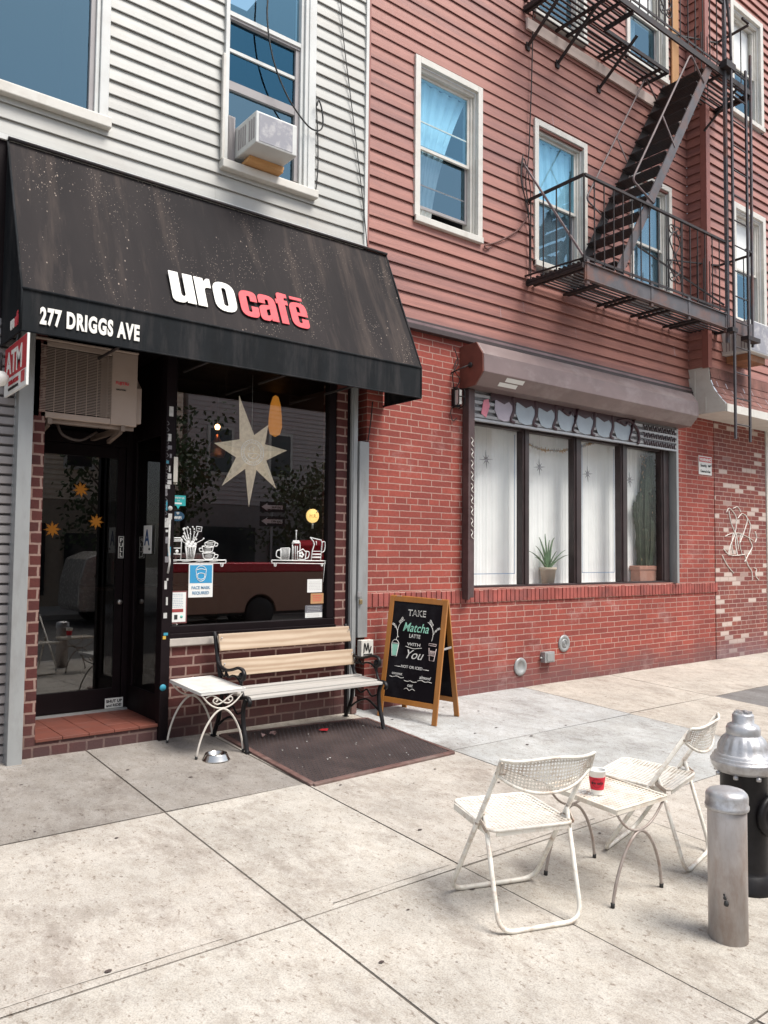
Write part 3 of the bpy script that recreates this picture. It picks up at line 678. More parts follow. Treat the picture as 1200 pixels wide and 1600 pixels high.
# dark interior
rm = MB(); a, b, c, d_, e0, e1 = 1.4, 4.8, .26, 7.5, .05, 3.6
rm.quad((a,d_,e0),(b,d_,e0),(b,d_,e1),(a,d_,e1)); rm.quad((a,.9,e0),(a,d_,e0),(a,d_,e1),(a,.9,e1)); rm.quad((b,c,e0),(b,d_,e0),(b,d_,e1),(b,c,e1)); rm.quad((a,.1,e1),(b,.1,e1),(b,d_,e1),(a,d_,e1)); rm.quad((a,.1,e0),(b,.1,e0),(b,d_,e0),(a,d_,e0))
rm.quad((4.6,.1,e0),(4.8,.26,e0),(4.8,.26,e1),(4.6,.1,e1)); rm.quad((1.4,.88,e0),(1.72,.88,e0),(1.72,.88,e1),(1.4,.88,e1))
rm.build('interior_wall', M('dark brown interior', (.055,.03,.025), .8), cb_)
# grey shutter guide and box beside the window
s = MB(); s.box(4.628, 4.70, -.045, .03, -.02, 3.4); s.box(4.642, 4.652, -.055, -.044, 0, 3.4); 
s.build('shutter_guide', m_grey_post, cb_, bevel=.004)
s = MB(); s.box(4.715, 4.835, -.06, .03, .74, 2.72); s.box(4.70,4.715,-.02,.03,.0,3.3); s.build('guide_cover', m_grey_post, cb_, bevel=.006)
s = MB(); s.box(4.60, 4.628, -.01, .2, -.05, 3.4); s.build('dark_trim', m_black, cb_)
s = MB(); s.box(4.64,4.70,-.075,-.046,0.0,.16); s.build('guide_foot', M('rusty guide foot', (.16,.09,.08), .8, var=.3), cb_)
# left guide of the neighbouring shutter
nb = thing('neighbouring_shopfront', 'grey ribbed roll-down shutter and guide rail at the left edge beside the cafe door', 'shopfront', (1.0, 0, 0))
s = MB(); s.box(1.478, 1.583, -.12, .05, -.03, 3.32); s.build('guide_rail', m_grey_post, nb, bevel=.004)
s = MB(); s.box(1.46, 1.6, -.17, -.0, -.03, -.006); s.build('guide_foot', m_grey_post, nb)
s = MB(); z = -.02
while z < 3.3:
    s.add([(-2.5,.03,z),(1.477,.03,z),(1.477,-.01,z+.012),(-2.5,-.01,z+.012),(-2.5,-.01,z+.062),(1.477,-.01,z+.062),(1.477,.03,z+.075),(-2.5,.03,z+.075)], [(0,1,2,3),(3,2,5,4),(4,5,6,7)]); z += .075
s.build('shutter_slats', M('grey shutter', (.30,.28,.28), .5, metal=.3, dirt=(.2,.16,.15), dirt_amt=.4), nb)
s = MB(); s.box(-3, 1.47, .0, .1, 3.3, 4.73); s.build('upper_panel', m_black, nb)
# ------------------------------------------------------------------ awning
def awning_mat():
    m, t, b, co = base_mat('weathered black canvas', .8, 0, .2)
    c = mixc(t, ramp(t, noise(t, co, 2.2, 5, (1,.3,.3)), .3, .7), (.013,.011,.012), (.027,.022,.022))
    sp = node(t, 'ShaderNodeSeparateXYZ'); t.links.new(co, sp.inputs[0])
    # dust streaks running down from the top edge
    st = noise(t, co, 5.5, 7, (1,.12,.12), .65, 3)
    zz = ramp(t, sp.outputs[2], 3.6, 4.8)
    a = t.nodes.new('ShaderNodeMath'); a.operation = 'MULTIPLY_ADD'; a.inputs[1].default_value = .30; t.links.new(zz, a.inputs[0]); t.links.new(st, a.inputs[2])
    d = ramp(t, a.outputs[0], .53, .92)
    xr = ramp(t, sp.outputs[0], 1.2, 3.6)
    q = t.nodes.new('ShaderNodeMath'); q.operation = 'MULTIPLY'; t.links.new(d, q.inputs[0])
    q2 = t.nodes.new('ShaderNodeMath'); q2.operation = 'MULTIPLY_ADD'; q2.inputs[1].default_value = .55; q2.inputs[2].default_value = .3; t.links.new(xr, q2.inputs[0]); t.links.new(q2.outputs[0], q.inputs[1])
    c = mixc(t, q.outputs[0], c, (.27,.20,.16))
    # droppings: small pale specks, denser in patches
    for sc_, th, dens, off in ((26., .16, .50, 0), (60., .18, .43, 4), (11., .05, .52, 9)):
        vo = node(t, 'ShaderNodeTexVoronoi', Scale=sc_, Randomness=1.0)
        mp = node(t, 'ShaderNodeMapping'); mp.inputs['Scale'].default_value = (1,.6,.6); mp.inputs['Location'].default_value = (off,off,off); t.links.new(co, mp.inputs[0]); t.links.new(mp.outputs[0], vo.inputs['Vector'])
        k = t.nodes.new('ShaderNodeMath'); k.operation = 'MULTIPLY'
        t.links.new(ramp(t, vo.outputs['Distance'], th, th*.6), k.inputs[0])
        n2 = t.nodes.new('ShaderNodeMath'); n2.operation = 'MULTIPLY_ADD'; n2.inputs[1].default_value = .22; t.links.new(zz, n2.inputs[0]); t.links.new(noise(t, co, 3.1, 5, (1,.5,.5), .6, 20+off), n2.inputs[2])
        t.links.new(ramp(t, n2.outputs[0], dens+.06, dens+.16), k.inputs[1])
        k3 = t.nodes.new('ShaderNodeMath'); k3.operation = 'MULTIPLY'; k3.inputs[1].default_value = .6; t.links.new(k.outputs[0], k3.inputs[0])
        c = mixc(t, k3.outputs[0], c, (.55,.45,.38))
    t.links.new(c, b.inputs['Base Color'])
    add_bump(t, b, noise(t, co, 3.0, 3, (1,.2,.2)), .4, .03)
    return m
m_awn = awning_mat()
m_val = M('black canvas valance', (.008,.010,.012), .75, spec=.2, var=.3, scale=5, stretch=(1,1,.15), dirt=(.05,.045,.045), dirt_amt=.7, dscale=6)
AX0, AX1, AY, AZ0, AZ1, AZT = 1.36, 5.06, -.60, 3.125, 3.425, 4.738
aw = thing('awning', 'long black canvas cafe awning with white and red lettering above the door and window', 'awning', (3.2, -.3, 3.9))
s = MB()
def fs(u, v):
    x = AX0+(AX1-AX0)*u; y = AY+(0-.01-AY)*v; z = AZ1+(AZT-AZ1)*v
    rib = abs(math.sin(u*math.pi*5)); sag = .022*math.sin(v*math.pi)*(rib**.5) + (.004*math.sin(u*37+v*5)+.003*math.sin(u*83-v*9)*v)*math.sin(v*math.pi)
    return (x, y+sag*.9, z-sag*.45)
s.sheet(fs, 160, 24); s.build('canopy_top', m_awn, aw)
s = MB()
def fv(u, v):
    x = AX0+(AX1-AX0)*u; return (x, AY+.004*math.sin(u*31)*(1-v), AZ0+(AZ1-AZ0)*v + (.006*math.sin(u*15) if v == 0 else 0))
s.sheet(fv, 60, 3); s.build('valance', m_val, aw)
for x, nm in ((AX0,-1),(AX1,1)):
    s = MB(); s.add([(x,AY,AZ0),(x,AY,AZ1),(x,-.01,AZT),(x,-.01,AZ0)], [(0,1,2,3)]); s.build('side_panel', m_val, aw)
s = MB()
s.tube([(AX0,AY,AZ1),(AX1,AY,AZ1)], .011, 6); s.tube([(AX0,AY,AZ0),(AX1,AY,AZ0)], .008, 6)
for x in (AX0, AX1): s.tube([(x,AY,AZ0),(x,AY,AZ1),(x,-.01,AZT)], .009, 6); s.tube([(x,AY,AZ0),(x,0,AZ0)], .010, 6)
s.build('seam', m_val, aw)
s = MB()
for i in range(1, 5):
    x = AX0+(AX1-AX0)*i/5; s.tube([(x,AY+.03,AZ0+.03),(x,AY+.04,AZ1-.02),(x,-.02,AZT-.06)], .012, 6); s.tube([(x,AY+.03,AZ0+.03),(x,0,AZ0+.03)], .012, 6)
s.tube([(AX0,-.03,AZT),(AX1,-.03,AZT)], .016, 6)
s.build('frame_tubes', m_iron, aw)
sl = Vector((0, -AY-.01, AZT-AZ1)).normalized(); on = Vector((1,0,0)).cross(sl)
def awp(x, z): return Vector((x, AY + (-AY)*(z-AZ1)/(AZT-AZ1), z)) + on*.010
glyphs('uro', GLY, m_wtext, aw, awp(2.50, 3.590), (1,0,0), sl, .298, gap=.035)
glyphs('cafe', GLY, m_rtext, aw, awp(3.118, 3.590), (1,0,0), sl, .270, gap=.035)
text('277 DRIGGS AVE', .160, m_wtext, aw, (1.485, AY-.006, 3.197), (1,0,0), (0,0,1), 'lettering', bold=.048, xs=.535, ext=.002, space=1.16)
text('uro', .13, m_wtext, aw, (AX0-.006, -.33, 3.18), (0,-1,0), (0,0,1), 'lettering', bold=.04, xs=.62)
text('cafē', .13, m_rtext, aw, (AX0-.006, -.455, 3.18), (0,-1,0), (0,0,1), 'lettering', bold=.04, xs=.45)

# ------------------------------------------------------------------ blade sign and globe
sg = thing('atm_sign', 'red and white ATM blade sign hanging under the left end of the awning', 'sign', (1.40,-.35,2.75))
s = MB(); s.box(1.392, 1.408, -.665, -.03, 2.735, 3.10); s.build('panel', m_paper, sg)
m_red = M('red sign paint', (.48,.02,.03), .5)
s = MB(); s.box(1.389, 1.3918, -.655, -.04, 2.86, 3.095); s.build('red_field', m_red, sg)
text('ATM', .24, m_wtext, sg, (1.3885,-.09,2.885), (0,-1,0), (0,0,1), 'lettering', bold=.02, xs=.95)
text('24 HR ACCESS', .045, m_red, sg, (1.3885,-.17,2.80), (0,-1,0), (0,0,1), 'lettering', bold=.02)
text('CASH WITHDRAWAL', .03, m_btext, sg, (1.3885,-.17,2.76), (0,-1,0), (0,0,1), 'lettering', bold=.01)
s = MB(); s.box(1.388, 1.391, -.62, -.53, 2.77, 2.85); s.build('card_logo', m_red, sg)
s = MB(); s.lathe([(.0,-.055),(.035,-.045),(.058,-.01),(.055,.025),(.03,.052),(.0,.058)], (1.30,-.33,2.815), 20)
gl_ = single(s, 'globe_lamp', m_white, 'small white round globe at the left picture edge beside the hanging red sign', 'lamp')
s = MB(); s.tube([(1.30,-.33,2.87),(1.30,-.33,3.0),(1.30,0,3.05)], .01, 6); s.build('bracket', m_iron, gl_)

# ------------------------------------------------------------------ condenser above the door
m_beige = M('yellowed white enamel', (.34,.265,.22), .45, var=.05, scale=3, dirt=(.3,.22,.17), dirt_amt=.3)
ac = thing('outdoor_ac_unit', 'large beige outdoor air conditioner on brackets under the awning above the cafe door', 'air conditioner', (2.0,.1,2.63))
X0, X1, Z0, Z1 = 1.60, 2.43, 2.625, 3.235
s = MB(); s.box(X0, X0+.06, 0, .3, Z0, Z1); s.box(X1-.22, X1, 0, .3, Z0, Z1); s.box(X0+.06, X1-.22, .0, .3, Z0, Z0+.05); s.box(X0+.06, X1-.22, .0, .3, Z1-.045, Z1); s.box(X0+.06, X1-.22, .1, .3, Z0+.05, Z1-.045)
s.box(X0-.004, X1+.004, -.012, .30, Z1, Z1+.02)
s.build('casing', m_beige, ac, bevel=.008)
s = MB(); s.prism([(.04,2.66),(.27,2.66),(.27,3.06),(.14,3.06),(.04,2.96)], (X1-.001,0,0), (0,1,0), (0,0,1), (1,0,0), .055); s.build('valve_cover', m_beige, ac, bevel=.006)
s = MB(); s.box(X0+.085, X1-.30, .02, .099, Z0+.06, Z1-.055); s.build('fan_shade_panel', m_fan_shade, ac)  # near-black panel, painting in the shade of the hollow behind the grille
s = MB()
for kk in range(3):
    a0 = kk*120
    s.add([(1.88+.05*math.cos(R(a0)),.07,2.93+.05*math.sin(R(a0))),(1.88+.05*math.cos(R(a0+50)),.07,2.93+.05*math.sin(R(a0+50))),(1.88+.22*math.cos(R(a0+75)),.078,2.93+.22*math.sin(R(a0+75))),(1.88+.22*math.cos(R(a0+5)),.06,2.93+.22*math.sin(R(a0+5)))], [(0,1,2,3)])
s.build('fan_blades', M('grey fan', (.10,.08,.08), .5), ac)
s = MB()
n = 40
for i in range(n):
    z = Z0+.06+(Z1-Z0-.12)*i/(n-1); s.bar((X0+.055,-.004,z),(X1-.215,-.004,z), .006, .0042)
for i in range(7):
    x = X0+.08+(X1-X0-.33)*i/6; s.bar((x,.004,Z0+.04),(x,.004,Z1-.04), .005, .005)
s.build('grille', m_beige, ac)
text('FUJITSU', .034, m_rtext, ac, (X1-.185,-.003,2.965), (1,0,0), (0,0,1), 'lettering', bold=.015, xs=.95)
text('HALCYON', .017, m_btext, ac, (X1-.18,-.003,2.915), (1,0,0), (0,0,1), 'lettering', bold=.01)
s = MB()
for x in (1.72, 2.30):
    s.box(x, x+.035, .0, .78, Z0-.045, Z0-.002); s.bar((x+.017,.35,Z0-.10),(x+.017,.06,Z0-.045), .03, .03)
s.box(1.68, 2.42, .04, .08, Z0-.03, Z0-.003)
s.build('bracket', M('grimy steel bracket', (.20,.15,.12), .6, var=.3), ac)
s = MB(); s.tube(smooth_path([(1.85,.2,Z0-.02),(1.9,.2,Z0-.1),(2.05,.25,Z0-.12),(2.2,.3,Z0-.03)]), .012, 6); s.build('pipe', M('dark hose', (.06,.045,.04), .6), ac)

# ------------------------------------------------------------------ window air conditioners
def window_ac(name, label, cx, y0, z0, w_, h, d, rust=True):
    a = thing(name, label, 'air conditioner', (cx, y0, z0), group='window air conditioners')
    s = MB(); s.box(cx-w_/2, cx+w_/2, y0-d, y0+.10, z0, z0+h); c_ = s.build('casing', m_white_alu, a, bevel=.01)
    s = MB()
    for i in range(8):
        y = y0-d+.03+(d-.05)*i/8
        if i in (3,): continue
        s.box(cx-w_/2-.003, cx-w_/2+.001, y, y+.022, z0+.05, z0+h-.05)
    s.build('side_louvre', m_sash, a)
    s = MB(); s.box(cx-w_/2+.03, cx+w_/2-.05, y0-d-.004, y0-d+.001, z0+.02, z0+h-.02); s.build('coil_panel', M('grey chipped panel', (.27,.27,.30), .55, var=.05, dirt=(.62,.60,.58), dirt_amt=.8, dscale=9), a)
    return a
wac = window_ac('window_air_conditioner', 'boxy white air conditioner with chipped grey back on wood block in the white siding window', 3.503, -.02, 5.212, .425, .29, .37)
s = MB(); s.box(3.34, 3.71, -.16, -.03, 5.145, 5.176); s.box(3.36,3.72,-.155,-.04,5.178,5.210)
single(s, 'wood_block', M('raw lumber', (.52,.28,.11), .7, var=.2, scale=10, stretch=(.2,1,1)), 'orange brown wooden blocks propping the air conditioner on the white window sill', 'wood block', bevel=.003)
s = MB(); s.box(3.20,3.285,.0,.02,5.15,5.60); 
for i in range(6): s.box(3.205+i*.013,3.210+i*.013,-.006,.0,5.16,5.59)
s.build('accordion_panel', m_sash, wac)
window_ac('window_air_conditioner', 'white air conditioner sticking out of the lower bay window behind the fire escape ladder', 11.68, BAYY-.02, 4.62, .70, .47, .42)
s = MB(); s.box(11.42,11.95,BAYY-.35,BAYY-.02,4.52,4.615)
single(s, 'support_shelf', M('rusty wood shelf', (.30,.14,.07), .7, var=.3), 'brown shelf holding up the air conditioner of the lower bay window', 'shelf')

# ------------------------------------------------------------------ rolling shutter over the shop window
m_box = M('weathered brown shutter housing', (.19,.14,.135), .45, metal=.2, var=.12, scale=4, dirt=(.36,.32,.31), dirt_amt=.6, dscale=2, stretch=(.6,1,1))
rs = thing('rolling_shutter', 'rolled up graffitied metal shutter with a brown angular housing above the shop window', 'shutter', (8.3,-.1,3.5))
hexa = [(.0,3.935),(-.27,3.945),(-.37,3.80),(-.375,3.60),(-.25,3.465),(.0,3.455)]
s = MB(); s.prism(hexa, (6.17,0,0), (0,1,0), (0,0,1), (1,0,0), 4.38); s.build('housing', m_box, rs, bevel=.006)
s = MB(); s.prism([(a*.97-.003,b) for a,b in hexa], (6.155,0,0), (0,1,0), (0,0,1), (1,0,0), .014); s.build('end_plate', M('rust red end plate', (.16,.05,.035), .6, var=.25), rs)
s = MB(); s.lathe([(0,-.02),(.03,-.02),(.03,0)], (6.155,-.18,3.70), 12, Matrix.Rotation(R(90), 3, 'Y')); s.tube([(6.14,-.18,3.70),(6.05,-.16,3.66),(6.02,-.0,3.62)], .008, 6); s.build('axle', m_iron, rs)
s = MB(); s.box(6.205, 6.30, -.10, .08, 1.10, 3.455); s.box(6.19, 6.22, -.115, -.02, 1.08, 3.45); s.build('guide_rail', m_jamb, rs, bevel=.004)
s = MB(); s.box(10.475, 10.53, -.06, .08, 1.19, 3.455); s.build('guide_rail', m_grey_post, rs, bevel=.004)
s = MB(); z = 3.14; pr = []
while z < 3.46:
    pr += [(-.045, z), (-.075, z+.012), (-.078, z+.045), (-.05, z+.068), (-.045, z+.075)]; z += .078
for (ya, za), (yb, zb) in zip(pr, pr[1:]): s.quad((6.31,ya,za),(10.47,ya,za),(10.47,yb,zb),(6.31,yb,zb))
s.box(6.31,10.47,-.08,-.03,3.11,3.139)
s.build('slats', M('galvanised slats', (.34,.34,.35), .35, metal=.5, var=.1, scale=3, dirt=(.2,.18,.18), dirt_amt=.4), rs)
# graffiti: pale blue bulges with dark outlines following the slats
m_gb = M('pale blue spray paint', (.30,.35,.39), .5, var=.1); m_gd = M('dark maroon spray paint', (.045,.018,.025), .5); m_gp = M('pink spray paint', (.62,.20,.26), .5)
m_gl = M('lilac spray paint', (.36,.32,.37), .5)
def gy_(z):
    f_ = ((z-3.14) % .078)/.078
    return -.082 if .1 < f_ < .7 else -.079
s = MB(); s2 = MB(); s3 = MB(); s4 = MB()
xs_ = [6.62, 6.98, 7.38, 7.75, 8.12, 8.52, 8.92, 9.34]
for i, x in enumerate(xs_[:-1]):
    w_ = xs_[i+1]-x
    tgt = s4 if i == 0 else s
    poly = [(x+.03,3.40),(x+.02,3.27),(x+.08,3.17),(x+w_*.5,3.145),(x+w_-.08,3.17),(x+w_-.03,3.27),(x+w_-.04,3.40)]
    tgt.prism(poly, (0,-.079,0), (1,0,0), (0,0,1), (0,-1,0), .004)
    s2.prism([(x-.05,3.47),(x-.04,3.36),(x+.05,3.385+.02*(i%2)),(x+w_*.5,3.35),(x+w_-.1,3.39),(x+w_-.05,3.35),(x+w_-.05,3.47)], (0,-.084,0), (1,0,0), (0,0,1), (0,-1,0), .002)
    s2.tube(smooth_path([(x+w_+rnd.uniform(-.05,.05),-.086,3.46),(x+w_*.96,-.086,3.30),(x+w_-.07,-.086,3.18),(x+w_-.0,-.086,3.15)],5), [.03-.0008*q_ for q_ in range(16)], 6, flat=.3)
    if i in (3,6): s2.tube(smooth_path([(x+w_*.3,-.086,3.42),(x+w_*.6,-.086,3.36),(x+w_*.75,-.086,3.40)],5), .018, 6)
s3.prism([(6.42,3.2),(6.46,3.36),(6.54,3.38),(6.56,3.30),(6.50,3.16)], (0,-.079,0), (1,0,0), (0,0,1), (0,-1,0), .004)
s2.tube(smooth_path([(9.0,-.086,3.40),(9.25,-.086,3.44),(9.45,-.086,3.34),(9.5,-.086,3.20),(9.47,-.086,3.13)],6), .020, 6)
for r_ in range(3):
    for i in range(7):
        x = 9.62+i*.115; z = 3.42-r_*.105
        s2.tube([(x,-.084,z),(x+.03,-.084,z-.07),(x+.07,-.084,z-.01),(x+.09,-.084,z-.075)], .0075, 5)
s.build('blue_graffiti', m_gb, rs); s2.build('dark_graffiti', m_gd, rs); s3.build('pink_graffiti', m_gp, rs); s4.build('lilac_graffiti', m_gl, rs)
s = MB(); nd_ = Vector((0,-.135,-.125)).normalized()*.002
for a,b,t0,t1 in ((6.55,6.85,.12,.42),(6.48,6.78,.50,.78)):
    f_ = lambda t_: (-.375+.125*t_, 3.60-.135*t_)
    (ya,za),(yb,zb) = f_(t0),f_(t1)
    s.add([(a,ya+nd_.y,za+nd_.z),(b,ya+nd_.y,za+nd_.z),(b,yb+nd_.y,zb+nd_.z),(a,yb+nd_.y,zb+nd_.z)], [(0,1,2,3)])
s.build('housing_sticker', m_paper, rs)
# scribble on the brown guide rail, and its padlock
s = MB()
zc = 2.95
for i in range(9):
    z = zc-.13*i-.05; s.tube(smooth_path([(6.21+.02,-.118,z),(6.27,-.104,z-.03),(6.235,-.118,z-.07),(6.28,-.104,z-.10)],4), .004, 5)
s.build('white_scribble', m_wtext, rs)

# ------------------------------------------------------------------ fire escape
fe = thing('fire_escape', 'black iron fire escape with two balconies, steep stair and ladder on the red building', 'fire escape', (9.0,-.43,4.95))
FY = -.86
def platform(z, x0, x1, hole=None, beam=True):
    s = MB(); n = 12
    for i in range(n):
        y = FY+.05+(-.06-FY-.05)*i/(n-1)
        segs = [(x0, x1)]
        if hole and y < hole[2]: segs = [(x0, hole[0]), (hole[1], x1)]
        elif hole: segs = [(x0, 9.75), (hole[1], x1)]
        for a, b in segs: s.bar((a,y,z),(b,y,z), .026, .012)
    for k in range(6):
        x = x0+.03+(x1-x0-.06)*k/5
        ya = FY+.02
        if hole and hole[0] < x < hole[1]: ya = hole[2]
        s.box(x-.02, x+.02, ya, -.02, z-.035, z-.007)
    return s.build('platform', m_iron, fe)
pa = platform(4.955, 7.24, 11.20)
s = MB(); s.box(7.30, 10.42, FY-.012, FY+.012, 4.745, 4.955); s.box(7.30,10.42,FY-.035,FY-.012,4.745,4.757); s.box(7.30,10.42,FY-.035,FY-.012,4.943,4.955); s.box(10.42, 11.18, FY-.010, FY+.012, 4.73, 4.95)
for x in (7.32, 8.6, 9.45, 10.4): s.box(x, x+.05, FY-.02, FY+.02, 4.70, 4.99)
s.build('front_beam', m_beam, fe, bevel=.003)
for x in (7.38, 7.95, 8.65, 9.4, 10.2, 11.1): s = MB(); s.box(x, x+.035, FY+.03, -.02, 4.905, 4.935); s.build('cross_bearer', m_iron, fe)
s = MB(); s.box(7.26, 7.30, FY, -.0, 4.885, 4.945); s.build('end_beam', m_iron, fe)
pb = platform(8.40, 7.22, 11.20, hole=(8.30, 10.15, -.42))
s = MB(); s.box(7.22, 11.2, FY-.01, FY+.014, 8.38, 8.46); s.box(8.30, 9.77, -.43, -.405, 8.36, 8.41); s.box(9.75, 9.77, -.404, -.02, 8.36, 8.41); s.box(10.15, 10.17, FY+.02, -.02, 8.36, 8.41); s.box(7.2, 7.23, FY, 0, 8.36, 8.42); s.box(11.18,11.21, FY, BAYY, 8.33, 8.42); s.box(8.28,8.30,FY,-.42,8.34,8.40)
s.build('upper_beam', m_iron, fe)
for x in (7.28, 7.85, 8.72): s = MB(); s.bar((x,-.01,7.93),(x,-.62,8.37), .03, .03); s.box(x-.03,x+.03,-.03,0,7.88,7.98); s.bar((x-.03,-.02,8.36),(x-.03,(FY+.03 if x < 8.2 else -.42),8.36), .035,.03); s.build('strut', m_iron, fe)
s = MB(); s.bar((10.85,BAYY-.02,7.95),(10.85,FY+.02,8.36), .025, .025); s.build('strut', m_iron, fe)

def railing(z0, zt, name='railing'):
    s = MB()
    s.bar((7.30,FY,zt),(10.42,FY,zt), .035, .030); s.bar((7.30,FY,z0+.06),(10.42,FY,z0+.06), .012, .03)
    s.bar((7.27,0,zt-.03),(7.30,FY,zt), .035, .028); s.bar((7.24,0,z0+.05),(7.30,FY,z0+.05), .03, .012)
    x = 7.30
    while x < 10.40:
        if not (9.02 < x < 9.30): s.bar((x,FY,z0),(x,FY,zt), .012, .012)
        x += .186
    y = FY
    while y < -.05:
        s.bar((7.29,y,z0),(7.29,y,zt-.01), .012, .012); y += .20
    # right end: rail back to the bay wall and the part beyond the ladder
    s.bar((11.18,FY,zt),(11.18,BAYY,zt-.02), .03, .028); s.bar((11.0,FY,zt+.03),(11.18,FY,zt+.03), .03,.03)
    s.bar((10.42,FY,zt),(10.55,FY-.03,zt+.04), .03, .025)
    for y in (-.74, -.6, -.46): s.bar((11.18,y,z0),(11.18,y,zt), .012, .012)
    for x in (10.6,10.78,10.95): s.bar((x,-.34,z0),(x,-.34,zt), .012,.012)
    s.bar((10.35,-.02,zt-.03),(11.18,BAYY-.06,zt-.02),.02,.02)
    return s.build(name, m_iron, fe)
railing(4.955, 5.985); railing(8.46, 9.45)
def scrollwork(cx, z0, zt):
    s = MB()
    for sx in (-1, 1):
        for zc, d in ((zt-.16, 1), (z0+.20, -1)):
            pts = []
            for i in range(22):
                a = i/21*R(470); r_ = .075*(1-i/21*.72)
                pts.append((cx+sx*(.075-r_*math.cos(a)*1.0), FY, zc+d*r_*math.sin(a)))
            s.tube(pts, .008, 6)
        s.tube(smooth_path([(cx+sx*.0,FY,zt-.16-.0),(cx+sx*.12,FY,zt-.30),(cx+sx*.02,FY,(z0+zt)/2),(cx+sx*.12,FY,z0+.32),(cx,FY,z0+.2)]), .008, 6)
    s.bar((cx-.15,FY,z0),(cx-.15,FY,zt),.014,.014); s.bar((cx+.15,FY,z0),(cx+.15,FY,zt),.014,.014); s.bar((cx,FY,z0),(cx,FY,zt),.010,.010)
    s.build('scroll_panel', m_iron, fe)
scrollwork(9.17, 5.0, 5.97); scrollwork(9.0, 8.5, 9.43)
# stair
SY0, SY1 = -.835, -.15
b0, b1 = Vector((7.98,0,4.98)), Vector((10.13,0,8.42)); dv = (b1-b0)
for y in (SY0, SY1):
    s = MB(); s.bar((b0.x,y,b0.z),(b1.x,y,b1.z), .016, .125, upv=(-.84,0,.54)); s.build('stringer', m_beam if y == SY0 else m_iron, fe)
for i in range(14):
    t = (i+.6)/14; p = b0+dv*t; s = MB()
    for k_ in (-.11,-.075,-.04,-.005,.03,.065,.10): s.bar((p.x+k_,SY0+.01,p.z),(p.x+k_,SY1-.01,p.z), .024, .014)
    for y in (SY0+.012, SY1-.012): s.bar((p.x-.10,y,p.z-.012),(p.x+.10,y,p.z-.012), .008, .022)
    s.build('tread', m_iron, fe)
m_rail = M('weathered stair rail', (.16,.12,.12), .6, var=.3, scale=10)
for y in (SY0-.01, SY1):
    s = MB(); s.tube(round_path([(8.72,y,6.05),(8.26,y,6.22),(9.62,y,8.38),(9.95,y,8.10)], .08), .013, 7)
    s.bar((8.93,y,7.28),(9.22,y,6.95), .012,.02); s.build('handrail', m_rail, fe)
s = MB(); s.bar((7.20,-.01,6.42),(7.33,FY,4.98), .035, .02); s.build('diagonal_stay', m_rail, fe)
s = MB(); s.bar((9.55,-.05,5.95),(10.45,FY+.03,5.1), .02,.02); s.build('rear_brace', m_iron, fe); s = MB(); s.bar((10.62,-.35,5.3),(10.95,FY+.05,4.97),.02,.02); s.build('rear_brace', m_iron, fe)
# drop ladder and its guides
s = MB(); s.box(10.435, 10.485, FY-.03, FY+.01, 4.56, 9.6); s.build('ladder_guide', m_beam, fe)
s = MB(); s.bar((11.18,FY,4.62),(11.22,FY,9.0), .035, .03); s.build('ladder_guide', m_beam, fe)
s = MB(); ly = -.945
s.box(10.48, 10.52, ly-.012, ly+.012, 3.21, 8.62); s.box(10.885, 10.925, ly-.012, ly+.012, 3.20, 8.6)
z = 3.42
while z < 8.5: s.tube([(10.50,ly,z),(10.91,ly,z)], .010, 6); z += .36
s.tube(smooth_path([(10.50,ly,8.60),(10.47,ly,9.1),(10.30,ly,9.8),(10.25,FY,10.3)]), .022, 6)
s.build('ladder', M('dark grey ladder steel', (.06,.052,.055), .5, metal=.3, var=.3, scale=8), fe)
s = MB(); s.box(10.42, 10.56, ly-.02, FY+.01, 4.70, 4.76); s.box(10.86, 11.2, ly-.02, FY+.01, 4.66, 4.72); s.box(10.35, 10.6, ly-.02, FY+.02, 8.46, 8.56); s.build('ladder_clamp', m_iron, fe)
s = MB(); s.lathe([(.0,0),(.016,0),(.016,.06),(0,.06)], (10.52,FY,4.0), 8)
# ------------------------------------------------------------------ helpers for furniture on the sloping pavement
SL = math.atan(GS)
def place(x, y, rz): return (Matrix.Rotation(SL, 3, 'X') @ Matrix.Rotation(rz, 3, 'Z')).to_euler()
def L(): m = MB(); m.local = True; return m

